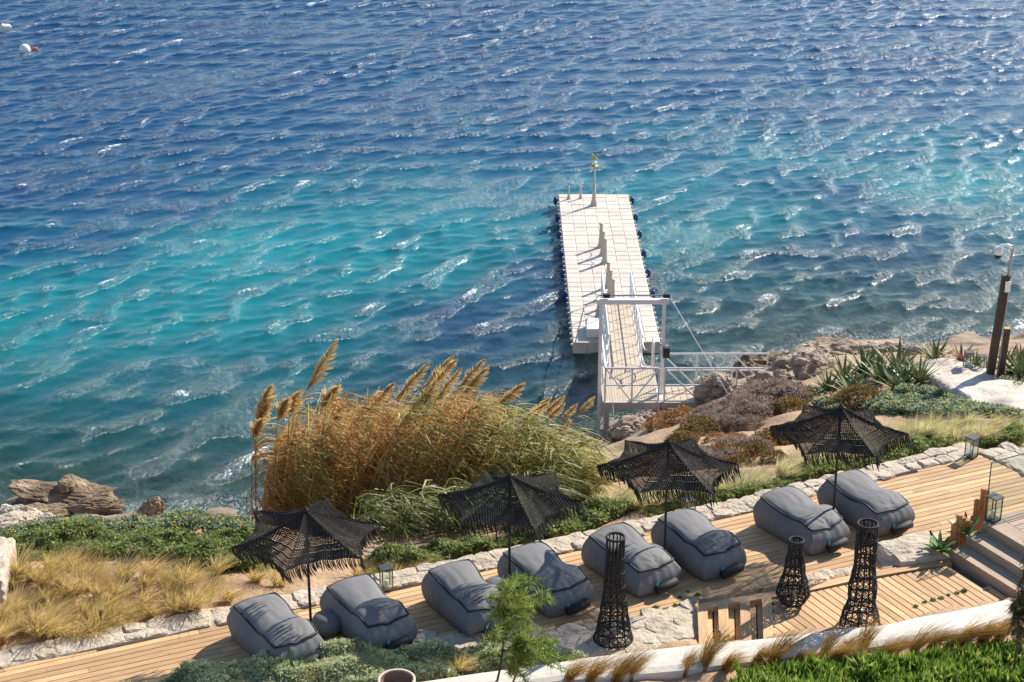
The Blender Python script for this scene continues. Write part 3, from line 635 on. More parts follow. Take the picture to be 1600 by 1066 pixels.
deck(ud, math.atan2(nrm[1], nrm[0]), UZ + 0.004, 0.165, 4.2, 'upper_deck', 'weathered upper timber deck at the top of the steps', M['greywood'])
# log palisade
lg = empty('log_palisade', P(1490, 850, DZ)); tag(lg, 'row of short orange-brown log posts beside the timber steps', 'palisade'); bpy.context.view_layer.update()
for px, py, top in [(1461, 874, .28), (1466, 875, .22), (1472, 872, .36), (1478, 872, .26), (1482, 868, .40), (1487, 862, .62), (1494, 860, .80), (1500, 858, .72), (1507, 855, .62), (1512, 849, .50), (1517, 845, .55), (1521, 840, .85), (1526, 838, .60), (1530, 835, 1.05), (1535, 833, 1.0), (1486, 869, .30)]:
    mb = MB(); r = 0.062; mb.lathe([(r * .9, -0.3), (r, -0.25), (r, top - .01), (r * .88, top + .012)], 9)
    o = mb.build('log', M['log'], lg, False); o.location = loc_in(lg, P(px, py, DZ + .1)); 
# glass panel
p0 = P(1541, 803, UZ); p1 = p0 + Vector((*nrm, 0)).normalized() * 3.2; p1.z = p0.z
gp = empty('glass_panel', p0, math.atan2(p1.y - p0.y, p1.x - p0.x)); tag(gp, 'frameless clear glass balustrade panel at the edge of the upper deck', 'balustrade')
mb = MB(); mb.box((1.6, 0, 0.58), (3.2, 0.012, 1.16)); mb.build('pane', M['glass'], gp)
mb = MB(); mb.box((-0.008, 0, 0.58), (0.014, 0.02, 1.16)); mb.box((1.6, 0, 1.168), (3.2, 0.02, 0.014)); mb.build('pane_edge', M['glassedge'], gp)

# ------------------------------------------------------------------ beanbag loungers
def make_lounger(sd):
    root = empty('beanbag_lounger'); off = Vector((sd * 3.7, sd * 1.9, sd * 5.3))
    Lh, Wh = 0.96, 0.56
    def hgt(b): return 0.60 + 0.12 / (1 + math.exp((b + 0.38) * 5.5)) + 0.05 * math.exp(-((b - .55) / .3) ** 2) - 0.035 * math.exp(-((b - 0.05) / .32) ** 2) - 0.03 * max(0, b - .6) / .4
    def mp(a, b, c, crown=True):
        k = 0.26
        A = a * math.sqrt(1 - k * b * b / 2); B = b * math.sqrt(1 - k * a * a / 2)
        waist = 1 - 0.11 * math.exp(-((b + 0.02) / .36) ** 2) * (0.35 + 0.65 * c)
        side = 0.90 + 0.18 * math.sin(math.pi * min(1, c * 0.92 + .06)) - 0.06 * c
        x = Wh * A * waist * side / 0.97; y = -Lh * B * (side * 0.75 + 0.25)
        z = hgt(b) * c
        rr = (1 - a * a) * (1 - b * b)
        if c > 0.999 and crown:
            z += 0.14 * max(0, rr) ** 0.5
            d = math.hypot(a * 0.9, (b - 1.02) * 1.5); ang = math.atan2(a, 1.02 - b)
            z += 0.026 * math.sin(ang * 15 + 2 * math.sin(3 * ang + sd) + sd * 1.3) * math.exp(-(d / .42) ** 2) * min(1, d * 5) * min(1, 8 * (1 - b) + .1) * min(1, (1 - abs(a)) * 5)
        z -= (0.02 + 0.008 * (sd % 4)) * c * math.exp(-(math.hypot(a, (b - 1.0) * 1.6) / .2) ** 2)
        if c < 1 and c > 0:
            z -= 0.0
            pu = 0.006 * math.sin(a * 31 + b * 27 + 4 * c) * math.sin(math.pi * c)
            x += pu * (1 if a > 0 else -1)
            if b > .9: y -= 0.008 * math.sin(a * 17 + sd) * c * c
        q = Vector((x * 1.6, y * 1.6, c * 1.5)) + off; g = min(1, 3 * c)
        x += 0.045 * noise.noise(q) * g; y += 0.03 * noise.noise(q + Vector((9, 2, 4))) * g; z += 0.04 * noise.noise(q * .8 + Vector((3, 8, 1))) * g
        if crown: z += 0.010 * noise.noise(Vector((x * 9, y * 3.2, 0)) + off) * g
        return (x, y, z)
    n = 44; m = 26; h = 12; mb = MB()
    vs = [mp(-1 + 2 * i / m, -1 + 2 * j / n, 1) for j in range(n + 1) for i in range(m + 1)]
    fs = [(j * (m + 1) + i, (j + 1) * (m + 1) + i, (j + 1) * (m + 1) + i + 1, j * (m + 1) + i + 1) for j in range(n) for i in range(m)]
    mb.add(vs, fs)
    ring = [(-1 + 2 * i / m, -1) for i in range(m)] + [(1, -1 + 2 * j / n) for j in range(n)] + [(1 - 2 * i / m, 1) for i in range(m)] + [(-1, 1 - 2 * j / n) for j in range(n)]
    q = len(ring); vs = [mp(a, b, c / h) for c in range(h + 1) for a, b in ring]
    fs = [(c * q + i, c * q + (i + 1) % q, (c + 1) * q + (i + 1) % q, (c + 1) * q + i) for c in range(h) for i in range(q)] + [tuple(range(q))[::-1]]
    mb.add(vs, fs)
    body = mb.build('body', M['fabric'], root, True)
    mb = MB(); mb.tube([Vector(mp(a, b, 1, False)) + Vector((0, 0, .004)) for a, b in ring], 0.025, 6, closed=True); mb.build('piping', M['piping'], root, True)
    for sx in (-0.10, 0.13):
        mb = MB(); t = mp(sx / Wh, 1, 1); mb.box((0, 0, 0), (0.035, 0.012, 0.34)); o = mb.build('strap', M['bag'], root); o.location = (sx, t[1] - .035, t[2] - .17); o.rotation_euler = (R(-9), R(6 if sx > 0 else -4), 0)
    yb = mp(0, 1, .3)[1] - 0.085
    mb = MB(); mb.tube([(-.27, 0, 0), (-.25, 0, 0), (.25, 0, 0), (.27, 0, 0)], [0.07, .092, .092, .07], 14); o = mb.build('storage_roll', M['bag'], root, True); o.location = (0.05, yb, .20); o.rotation_euler = (0, R(-6), 0)
    e = MB(); e.tube([(.268, 0, 0), (.276, 0, 0)], [0.066, .06], 12); e.build('roll_end', M['bagend'], o)
    mb = MB(); mb.box((0, 0, 0), (.045, .008, .075)); o = mb.build('tag', M['teal'], root); o.location = (-.16, yb + .035, .30); o.rotation_euler = (R(-15), R(20), 0)
    return root
LA = math.atan2(0.55, 0.83)
LPOS = [(431, 988), (575, 960), (732, 934), (852, 904), (985, 874), (1091, 850), (1251, 812), (1352, 785)]
LLAB = ['grey beanbag lounger at the left end of the row, left of the leftmost umbrella pole', 'grey beanbag lounger right of the leftmost umbrella pole, beside the black lantern', 'grey beanbag lounger left of the second umbrella pole, behind the small tamarisk', 'grey beanbag lounger right of the second umbrella pole', 'grey beanbag lounger left of the third umbrella pole, behind the tall wicker lamp', 'grey beanbag lounger right of the third umbrella pole', 'grey beanbag lounger left of the rightmost umbrella pole, behind the short wicker lamp', 'grey beanbag lounger at the right end of the row, right of the rightmost pole']
LROT = [0.05, 0.02, -0.03, 0.0, 0.06, -0.02, 0.03, 0.0]
for i, (a, b) in enumerate(LPOS):
    o = make_lounger(i + 1)
    p = P(a, b + 3, DZ + 0.30); o.location = (p.x, p.y, DZ + 0.004); o.rotation_euler = (0, 0, LA + LROT[i]); s = random.uniform(.95, .98); o.scale = (s, s, random.uniform(.92, .98))
    tag(o, LLAB[i], 'lounger', 'grey beanbag loungers on the deck')
# poufs between the loungers
def pouf(px, py, label):
    mb = MB(); prof = [(0.02, 0.0)] + [(0.30 * math.cos(q) ** 0.6, 0.22 + 0.22 * math.sin(q)) for q in np.linspace(-1.35, 1.35, 12)] + [(0.02, 0.445)]
    mb.lathe(prof, 28); o = mb.build('round_pouf', M['fabric'], None, True); p = P(px, py, DZ); o.location = p
    return tag(o, label, 'pouf', 'grey round poufs between the loungers')
pouf(512, 990, 'grey round pouf at the foot of the leftmost umbrella pole')
pouf(778, 936, 'grey round pouf behind the second umbrella pole, between two loungers')
pouf(1021, 884, 'grey round pouf beside the third umbrella pole, between two loungers')
pouf(1287, 822, 'grey round pouf beside the rightmost umbrella pole')

# ------------------------------------------------------------------ fringed umbrellas
def make_umbrella(seed, RIM):
    rr = random.Random(seed); root = empty('fringed_umbrella')
    RAD, APEX = 1.40, RIM + .50
    cor = [Vector((RAD * math.cos(R(60 * j)), RAD * math.sin(R(60 * j)), RIM + rr.uniform(-.05, .05))) for j in range(6)]
    top = Vector((0, 0, APEX))
    def pt(j, s, rho, dz=0.0):
        a, b = cor[j], cor[(j + 1) % 6]; e = a.lerp(b, s); w_ = 4 * s * (1 - s)
        e = Vector((e.x * (1 - 0.17 * w_), e.y * (1 - 0.17 * w_), e.z - 0.03 * w_))
        p = top.lerp(e, rho); sag = -0.07 * math.sin(math.pi * rho) - 0.10 * w_ * rho * (1 - rho) * 1.6
        wv = 0.015 * math.sin(s * 19 + j * 2 + rho * 9) * rho
        return Vector((p.x, p.y, p.z + sag + wv + dz))
    NR = 34; NS = 14; mb = MB()
    for i in range(NR):
        r0 = 0.03 + 0.97 * i / NR; dr = 0.97 / NR; f = 0.66 if i < NR * .45 else (0.42 if i % 5 else 0.8)
        r1 = r0 + dr * f; rm = (r0 + r1) / 2; hh = 0.016
        for j in range(6):
            n = max(3, int(NS * (0.3 + 0.7 * rm)))
            vs = []
            for k in range(n + 1):
                s = k / n; vs += [pt(j, s, r0), pt(j, s, rm, hh), pt(j, s, r1), pt(j, s, rm, -hh * .6)]
            fs = [(k * 4 + q, k * 4 + (q + 1) % 4, k * 4 + 4 + (q + 1) % 4, k * 4 + 4 + q) for k in range(n) for q in range(4)]
            mb.add(vs, fs)
            cnt = int(4 + 26 * r1)
            for k in range(cnt):
                s = (k + 0.5 * (i % 2)) / cnt; ds = 0.30 / cnt
                a, b, c, d = pt(j, s, r1 - dr * .1, .004), pt(j, min(1, s + ds), r1 - dr * .1, .004), pt(j, min(1, s + ds), r0 + dr * 1.08, .004), pt(j, s, r0 + dr * 1.08, .004)
                up = Vector((0, 0, .009)); mb.add([a, b, c, d, a + up, b + up, c + up, d + up], [(0, 1, 2, 3), (7, 6, 5, 4), (0, 3, 7, 4), (1, 5, 6, 2)])
    mb.build('canopy', M['rope'], root)
    fr = MB()
    for j in range(6):
        for k in range(46):
            s = (k + rr.random() * .6) / 46; p = pt(j, s, 1.0); L = rr.uniform(0.15, 0.30) * (0.8 + 0.4 * abs(2 * s - 1)); wd = rr.uniform(.15, .5) * L
            sway = Vector((wd * 0.9, wd * .25 + rr.uniform(-.05, .05), 0)); pts = [p, p + sway * .25 + Vector((0, 0, -L * .4)), p + sway * .65 + Vector((0, 0, -L * .75)), p + sway + Vector((0, 0, -L))]
            fr.tube(pts, [.012, .013, .012, .006], 3)
    tag(fr.build('fringe', M['rope'], root), kind='stuff')
    for j in range(6):
        r_ = MB(); r_.tube([top + Vector((0, 0, -.10)), pt(j, 0, .5) + Vector((0, 0, -.035)), cor[j] + Vector((0, 0, -.02))], .012, 5); r_.build('rib', M['blackmetal'], root)
    mb = MB(); mb.tube([(0, 0, -.0), (0, 0, APEX - .02)], 0.026, 10); mb.build('pole', M['blackmetal'], root, True)
    mb = MB(); mb.lathe([(.05, APEX - .03), (.06, APEX), (.03, APEX + .05), (.01, APEX + .075)], 10); mb.build('finial', M['rope'], root)
    mb = MB(); mb.lathe([(.055, RIM - .25), (.055, RIM - .15)], 10); mb.build('runner', M['blackmetal'], root)
    mb = MB(); mb.lathe([(.24, .004), (.24, .03), (.05, .045), (.04, .18)], 18); mb.build('base', M['blackmetal'], root)
    return root
ULAB = ['black crocheted fringed umbrella at the left end of the deck', 'black crocheted fringed umbrella in front of the reeds, second from the left', 'black crocheted fringed umbrella below the footbridge, third from the left', 'black crocheted fringed umbrella at the right, below the aloe bed']
UPOS = [(487, 1003, 20), (796, 946, -10), (1037, 893, 3), (1299, 839, -8)]
for i, (a, b, rot) in enumerate(UPOS):
    o = make_umbrella(i + 1, (2.26, 2.30, 2.37, 2.46)[i]); o.location = P(a, b, DZ + .002); o.rotation_euler = (0, 0, R(rot)); tag(o, ULAB[i], 'umbrella', 'black fringed umbrellas on the deck')

# ------------------------------------------------------------------ wicker tower lamps
def wicker(px, py, z, prof, H, label, seed, rows, nb=14):
    rr = random.Random(seed); root = empty('wicker_lamp', P(px, py, z)); tag(root, label, 'lamp', 'black wicker floor lamps')
    def rad(t):
        t = min(max(t, 0), 1)
        for (t0, r0), (t1, r1) in zip(prof[:-1], prof[1:]):
            if t <= t1: f = (t - t0) / (t1 - t0); f = f * f * (3 - 2 * f); return r0 + (r1 - r0) * f
        return prof[-1][1]
    def pt(q, t): r = rad(t); return Vector((r * math.cos(q), r * math.sin(q), t * H + 0.02))
    for k in range(nb):
        q = 2 * math.pi * k / nb; mb = MB(); mb.tube([pt(q + .05 * math.sin(7 * t + k), t) for t in np.linspace(0, 1, 22)], .011 if k % 2 else .016, 5); mb.build('upright', M['rope'], root)
    for t in rows:
        mb = MB(); mb.tube([pt(q, t + .004 * math.sin(3 * q)) * 1.0 for q in np.linspace(0, 2 * math.pi, 29)[:-1]], .017, 5, closed=True); mb.build('hoop', M['rope'], root)
    mb = MB(); mb.tube([pt(q, 1.0) for q in np.linspace(0, 2 * math.pi, 29)[:-1]], .026, 6, closed=True); mb.build('rim', M['rope'], root, True)
    mb = MB()
    for t0, t1 in zip(rows[:-1], rows[1:]):
        for k in range(nb):
            q = 2 * math.pi * k / nb; q1 = q + 2 * math.pi / nb * 2
            mb.tube([pt(q + (q1 - q) * f, t0 + (t1 - t0) * f) for f in np.linspace(0, 1, 6)], .0075, 4)
            mb.tube([pt(q + (q1 - q) * f, t1 + (t0 - t1) * f) for f in np.linspace(0, 1, 6)], .0075, 4)
    for k in range(60):
        q = rr.uniform(0, 6.28); t = rr.uniform(.72, .97) if rr.random() < .6 else rr.uniform(.05, .95); l = rr.uniform(.08, .2)
        mb.tube([pt(q + .1 * f, t - l * f) for f in np.linspace(0, 1, 5)], .009, 4)
    tag(mb.build('woven_cane', M['rope'], root), kind='stuff')
    mb = MB(); mb.lathe([(.10, -.0), (.10, .03), (.05, .05), (.045, .22)], 14); mb.build('lamp_base', M['galv'], root)
    mb = MB(); mb.lathe([(.05, .22), (.06, .28), (.05, .36), (.01, .38)], 12); mb.build('bulb', M['candle'], root, True)
    return root
wicker(958, 1001, DZ + .02, [(0, .37), (.12, .31), (.3, .25), (.5, .20), (.75, .165), (1, .165)], 2.16, 'tall narrow black wicker lamp standing on the rubble strip', 1, [.02, .10, .2, .3, .42, .55, .68, .82])
wicker(1238, 944, FDZ, [(0, .17), (.06, .25), (.17, .32), (.32, .27), (.5, .2), (.65, .185), (.8, .145), (1, .135)], 1.36, 'short bulbous black wicker lamp on the raised deck', 2, [.03, .16, .34, .5, .66, .82])
wicker(1343, 979, FDZ, [(0, .38), (.1, .34), (.25, .25), (.38, .265), (.5, .22), (.62, .19), (.72, .20), (.85, .19), (1, .185)], 2.15, 'tall wavy black wicker lamp on the raised deck behind the white wall', 3, [.03, .11, .2, .3, .41, .52, .63, .75, .87])

# ------------------------------------------------------------------ glass lanterns
def make_lantern(w_=0.22, h=0.5):
    root = empty('lantern'); c = w_ / 2; t = .018
    mb = MB(); mb.box((0, 0, .02), (w_, w_, .04)); mb.build('base', M['lantern'], root)
    mb = MB(); mb.box((0, 0, h - .012), (w_ + .02, w_ + .02, .024)); mb.build('roof', M['lantern'], root)
    for a in (-1, 1):
        for b in (-1, 1):
            mb = MB(); mb.box((a * (c - t / 2), b * (c - t / 2), h / 2 + .008), (t, t, h - .064)); mb.build('corner_post', M['lantern'], root)
    for a, b in ((1, 0), (-1, 0), (0, 1), (0, -1)):
        mb = MB(); mb.box((a * (c - t / 2), b * (c - t / 2), h / 2 + .008), (.004 if a else w_ - 2 * t - .002, .004 if b else w_ - 2 * t - .002, h - .066)); mb.build('pane', M['glass'], root)
    mb = MB(); mb.lathe([(.04, .041), (.042, .05), (.042, .19), (.03, .2), (.004, .205)], 12); mb.build('candle', M['candle'], root, True)
    return root
lan = make_lantern()
for i, (px, py, z, rz, s, lab) in enumerate([(604, 921, DZ, .35, 1.0, 'dark metal glass lantern beside the second lounger from the left'), (1075, 813, DZ, .5, 1.0, 'dark metal glass lantern half hidden behind the sixth lounger'), (1517, 714, DZ, .7, 1.0, 'dark metal glass lantern at the far right corner of the deck'), (1551, 813, UZ, .7, 1.08, 'dark metal glass lantern at the top of the timber steps by the glass'), (1419, 555, 4.15, .75, 1.0, 'metal glass lantern at the seaward edge of the stone path'), (1512, 575, 4.55, .1, .95, 'pale metal lantern among the aloes left of the camera post'), (1534, 574, 4.55, .1, .9, 'pale metal lantern tucked right against the camera post')]):
    o = lan if i == 0 else copy_tree(lan); p = P(px, py, z)
    if z < 5: p.z = float(tz(p.x, p.y)) + (.10 if i < 6 else .02)
    o.location = p + Vector((0, 0, .005)); o.rotation_euler = (0, 0, rz); o.scale = (s, s, s); tag(o, lab, 'lantern', 'glass lanterns')
# small spike lights
def spike(px, py, z, label, h=0.38):
    root = empty('spike_light', P(px, py, z)); tag(root, label, 'garden light', 'small garden spike lights')
    mb = MB(); mb.tube([(0, 0, -.1), (0, 0, h)], .011, 6); mb.build('stake', M['blackmetal'], root)
    mb = MB(); mb.tube([(0, -.03, h - .02), (0, .0, h + .02), (.0, .06, h + .05)], [.022, .03, .03], 8); mb.build('lamp_head', M['blackmetal'], root)
spike(160, 988, 5.92, 'black spike light at the edge of the left grass bed')
spike(760, 1012, 6.02, 'black spike light at the rubble strip below the third lounger')
spike(1452, 866, 6.1, 'black spike light by the agave on the flat boulder', .45)
spike(1352, 990, 6.4, 'black spike light on the white wall by the tall wavy lamp', .42)
spike(1124, 1008, 6.4, 'black spike light at the foot of the sleeper steps', .2)
spike(777, 868, 5.8, 'black spike light in the shrubs behind the second umbrella', .4)

# ------------------------------------------------------------------ floating pier
pz = 0.45
pn = P(963.5, 535, pz); pf = P(927.0, 305.5, pz); ax = (pf - pn); Lp = ax.length; ax.normalize(); NC = int(round(Lp / 0.5)); pang = math.atan2(ax.y, ax.x)
pier = empty('floating_pier', (pn.x, pn.y, 0.0), pang); tag(pier, 'long floating pier of pale plastic cubes with blue fenders', 'pier')
bm = bmesh.new(); bmesh.ops.create_cube(bm, size=1)
for v in bm.verts: v.co = Vector((v.co.x * .496, v.co.y * .496, v.co.z * .42))
bmesh.ops.bevel(bm, geom=[e for e in bm.edges], offset=.02, segments=1, affect='EDGES')
me = bpy.data.meshes.new('float_cube'); bm.to_mesh(me); bm.free(); me.materials.append(M['pontoon'])
for i in range(NC):
    for j in range(6):
        o = link_mesh('float_cube', me, None, pier); o.location = (0.25 + i * .5, -1.25 + j * .5, pz - .21 + random.uniform(-.008, .008)); o.rotation_euler = (0, 0, random.choice((0, math.pi)))
mb = MB()
lug = bpy.data.meshes.new('lug'); tmp = MB(); tmp.lathe([(.055, -.02), (.055, .05), (.03, .06)], 8); lug = tmp.mesh('lug'); lug.materials.append(M['pontoonside'])
for i in range(NC + 1):
    for s in (-1, 1):
        o = link_mesh('lug', lug, None, pier); o.location = (i * .5, s * 1.535, pz - .10)
for i in range(0, NC + 1, 1):
    for j in range(1, 6):
        if (i + j) % 2 == 0:
            o = link_mesh('pin', lug, None, pier); o.location = (i * .5, -1.5 + j * .5, pz - .055)
tmp = MB(); tmp.lathe([(.03, -.2), (.085, -.15), (.10, -.05), (.10, .05), (.08, .12), (.03, .15)], 12); fm = tmp.mesh('fender'); fm.materials.append(M['fender']); fm.polygons.foreach_set('use_smooth', [True] * len(fm.polygons))
for py in (311, 337.5, 364, 394, 424, 457):
    q = (P(900, py, pz) - pn).dot(ax)
    for s in (-1, 1):
        o = link_mesh('fender', fm, None, pier); o.location = (min(q, NC * .5 - .15), s * 1.63, pz - .06)
def bollard(h, r0, r1, thin=False):
    mb = MB(); mb.lathe([(r0 * 1.6, 0), (r0 * 1.5, .02), (r0, .16), ((r0 + r1) / 2, h * .45), (r1, h * .8), (r1, h - .06), (r1 * 1.25, h - .05), (r1 * 1.25, h), (r1 * .5, h + .01)], 12); return mb.mesh('bollard')
BM = bollard(.98, .105, .065); BM.materials.append(M['pontoonside'])
bpts = []
for px, py in ((939, 386), (942, 399), (945, 411), (950, 449), (953.5, 462), (957, 476)):
    q = P(px, py, pz) - Vector((pn.x, pn.y, pz)); l = Vector((q.dot(ax), q.dot(Vector((-ax.y, ax.x, 0))), pz))
    o = link_mesh('bollard', BM, None, pier, True); o.location = l; bpts.append(l)
for a, b in ((0, 1), (1, 2), (3, 4), (4, 5)):
    A, B = bpts[a] + Vector((0, 0, .8)), bpts[b] + Vector((0, 0, .8)); mb = MB()
    mb.tube([A.lerp(B, f) + Vector((0, 0, -.38 * 4 * f * (1 - f))) for f in np.linspace(0, 1, 9)], .016, 5); mb.build('rope', M['pontoonside'], pier)
SBM = bollard(.55, .05, .045); SBM.materials.append(M['pontoonside'])
for px, py in ((888.5, 311), (907, 310)):
    q = P(px, py, pz) - Vector((pn.x, pn.y, pz)); o = link_mesh('bollard', SBM, None, pier, True); o.location = (q.dot(ax), q.dot(Vector((-ax.y, ax.x, 0))), pz)
q = P(928, 321, pz) - Vector((pn.x, pn.y, pz)); ml = Vector((q.dot(ax), q.dot(Vector((-ax.y, ax.x, 0))), pz))
mb = MB(); mb.lathe([(.17, 0), (.16, .03), (.10, .25), (.075, .5), (.07, .88), (.035, .9), (.028, 1.72)], 12); mast = mb.build('light_mast', M['pontoonside'], pier, True); mast.location = ml
mb = MB(); mb.lathe([(.14, 1.70), (.15, 1.74), (.08, 1.78), (.07, 1.80)], 12); mb.build('lamp_collar', M['yellow'], mast)
mb = MB(); mb.lathe([(.07, 1.80), (.085, 1.86), (.06, 1.92), (.01, 1.94)], 12); mb.build('lamp', M['whiteplastic'], mast, True)
mb = MB(); mb.bar((-.13, 0, 2.0), (.13, 0, 2.26), .05); mb.bar((.13, 0.0, 2.0), (-.13, 0.0, 2.26), .05, .045); mb.bar((0, 0, 1.94), (0, 0, 2.1), .02); o = mb.build('cross_topmark', M['yellow'], mast); o.rotation_euler = (0, 0, -pang)
# white box on the pier
mb = MB(); p = P(927, 519, pz); bm = bmesh.new(); bmesh.ops.create_cube(bm, size=1)
for v in bm.verts: v.co = Vector((v.co.x * .52, v.co.y * 1.1, v.co.z * .32))
bmesh.ops.bevel(bm, geom=list(bm.edges), offset=.02, segments=2, affect='EDGES'); me = bpy.data.meshes.new('white_box'); bm.to_mesh(me); bm.free()
o = link_mesh('storage_box', me, M['whiteplastic']); o.location = (p.x, p.y, pz + .165); o.rotation_euler = (0, 0, pang - R(90)); tag(o, 'white box on the near end of the floating pier beside the gangway', 'box')

# ------------------------------------------------------------------ landing platform, portal, footbridge, gangway
PZ = 1.6
c0 = P(945, 628, PZ); Wd, Dp = 1.62, 2.75
plat = empty('landing_platform', (c0.x, c0.y, 0)); tag(plat, 'pale metal landing platform on legs with portal frame over the gangway', 'platform')
nb = 20
for i in range(nb):
    mb = MB(); mb.box((0, 0, 0), (Wd / nb - .008, Dp, .03)); o = mb.build('board', M['gangboard'], plat); o.location = ((i + .5) * Wd / nb, Dp / 2, PZ - .015)
mb = MB(); mb.box((Wd / 2, -.04, PZ - .1), (Wd + .1, .08, .22)); mb.box((Wd / 2, Dp + .04, PZ - .1), (Wd + .1, .08, .2)); mb.box((-.03, Dp / 2, PZ - .1), (.06, Dp - .01, .19)); mb.box((Wd + .03, Dp / 2, PZ - .1), (.06, Dp - .01, .19)); mb.build('edge_frame', M['beigemetal'], plat)
for x, y in ((.06, .0), (Wd - .1, .0), (.06, Dp - .1), (Wd - .1, Dp - .1)):
    mb = MB(); mb.box((x, y + .05, (PZ - .21 - 1.2) / 2), (.16, .16, PZ - .21 + 1.2)); mb.build('leg', M['beigemetal'], plat)
PT = 4.55
for x in (-.14, Wd + .14):
    mb = MB(); mb.box((x, .62, (PT - 1.3) / 2), (.10, .10, PT + 1.3)); mb.build('portal_post', M['whitemetal'], plat)
mb = MB(); mb.box((Wd / 2, .62, PT + .07), (Wd + .52, .18, .14)); mb.build('portal_beam', M['whitemetal'], plat)
mb = MB(); mb.tube([(-.2, .62, PT + .26), (Wd + .3, .62, PT + .26)], .025, 8); mb.build('winch_shaft', M['galv'], plat)
for x in (0.02, Wd + .2):
    mb = MB(); mb.box((x, .62, PT + .25), (.2, .14, .11)); mb.build('pulley_block', M['blackmetal'], plat)
mb = MB(); mb.box((Wd + .24, .55, 3.0), (.2, .2, .32)); mb.build('winch', M['blackmetal'], plat)
# mooring wires
for a, b in (((Wd + .3, .62, PT + .2), (Wd + 2.2, -1.0, 1.9)), ((.12, -.05, 2.6), (.35, -1.6, .4))):
    mb = MB(); mb.tube([a, b], .011, 5); mb.build('wire', M['whitemetal'], plat)
def railing(root, a, b, h, n, name='railing', brace=True, r=.031, mids=(0.5,)):
    a, b = Vector(a), Vector(b); up = Vector((0, 0, 1)); mb = MB()
    mb.tube([a + up * h, b + up * h], r * 1.15, 8)
    for m_ in mids: mb.tube([a + up * h * m_, b + up * h * m_], r * .8, 6)
    o = mb.build(name, M['whitemetal'], root)
    for i in range(n + 1):
        p = a.lerp(b, i / n); q = MB(); q.tube([p, p + up * h], r, 6); q.build('post', M['whitemetal'], o)
        if brace and i < n:
            p2 = a.lerp(b, (i + 1) / n); q = MB(); q.tube([p, p2 + up * h] if i % 2 else [p + up * h, p2], r * .75, 6); q.build('brace', M['whitemetal'], o)
    return o
railing(plat, (0, .0, PZ), (Wd, .0, PZ), 1.1, 2)
railing(plat, (0, .05, PZ), (0, Dp, PZ), 1.1, 2, brace=False)
mb = MB(); mb.tube([(Wd, Dp - .6, PZ), (Wd, Dp - .6, PZ + 1.05), (Wd, Dp, PZ + 1.05), (Wd, Dp, PZ)], .026, 6); mb.build('hand_hoop', M['whitemetal'], plat)
# footbridge to the rocks
fb = empty('footbridge', (c0.x + Wd + .07, c0.y, 0)); tag(fb, 'short metal footbridge with braced white railings leading to the rocks', 'footbridge')
FL, FW = 3.35, 1.15
for i in range(16):
    mb = MB(); mb.box((0, 0, 0), (FL / 16 - .02, FW - .04, .03)); o = mb.build('grating', M['gangboard'], fb); o.location = ((i + .5) * FL / 16, FW / 2, PZ - .02)
mb = MB(); mb.box((FL / 2, -.0, PZ - .1), (FL, .07, .18)); mb.box((FL / 2, FW, PZ - .1), (FL, .07, .18)); mb.build('side_beam', M['beigemetal'], fb)
mb = MB(); mb.box((-.0, FW / 2, PZ + .006), (.16, FW, .02)); mb.build('threshold', M['whitemetal'], fb)
railing(fb, (.1, .0, PZ), (FL, .0, PZ), 1.1, 3); railing(fb, (.1, FW, PZ), (FL, FW, PZ), 1.1, 3)
mb = MB(); mb.box((FL + .25, FW * .5, PZ + .12), (.5, .5, .5)); mb.build('anchor_block', M['whiteplastic'], fb)
# gangway
ga = Vector((c0.x + .28, c0.y + Dp + .02, PZ)); 
g0 = P(976, 572, PZ); g1 = P(962, 466, pz + .12); d = g1 - g0; gl_ = math.hypot(d.x, d.y); 
gw = empty('gangway', g0, math.atan2(d.y, d.x)); tag(gw, 'sloping gangway with white railings from the platform down to the pier', 'gangway')
sl_ = (g1.z - g0.z) / gl_; GW = .98
def gpnt(s, y, h=0.0): return Vector((s * gl_, y, s * gl_ * sl_ + h))
nb = 7
for i in range(nb):
    y0 = -GW / 2 + (i + .5) * GW / nb; mb = MB(); a, b = gpnt(0, y0), gpnt(1, y0); mb.bar(a, b, .03, GW / nb - .012) if False else None
    e = GW / nb / 2 - .006; vs = [gpnt(s, y0 + q * e, hh) for s in (0, 1) for q in (-1, 1) for hh in (0, -.035)]
    mb.add(vs, [(0, 2, 3, 1), (4, 5, 7, 6), (0, 4, 6, 2), (1, 3, 7, 5), (0, 1, 5, 4), (2, 6, 7, 3)]); mb.build('board', M['gangboard'], gw)
for s in (-1, 1):
    mb = MB(); mb.tube([gpnt(0, s * (GW / 2 + .03), -.06), gpnt(1, s * (GW / 2 + .03), -.06)], .06, 4); mb.build('side_beam', M['whitemetal'], gw)
    y = s * (GW / 2 + .03); mb = MB(); mb.tube([gpnt(0, y, 1.05), gpnt(1, y, 1.05)], .03, 8); mb.tube([gpnt(0, y, .55), gpnt(1, y, .55)], .02, 6); rl = mb.build('railing', M['whitemetal'], gw)
    for k in range(8):
        q = MB(); q.tube([gpnt(k / 7, y), gpnt(k / 7, y, 1.05)], .024, 6); q.build('post', M['whitemetal'], rl)
        if k < 7: q = MB(); q.tube([gpnt(k / 7, y), gpnt((k + 1) / 7, y, 1.05)], .017, 5); q.build('brace', M['whitemetal'], rl)
    mb = MB()
    for hh in (.95, .45):
        A = gpnt(0, y, hh); B = Vector((-.9, y + s * .12, hh)); mb.tube([A.lerp(B, f) + Vector((0, 0, -.16 * 4 * f * (1 - f))) for f in np.linspace(0, 1, 8)], .018, 5)
    mb.build('rope', M['whitemetal'], gw)
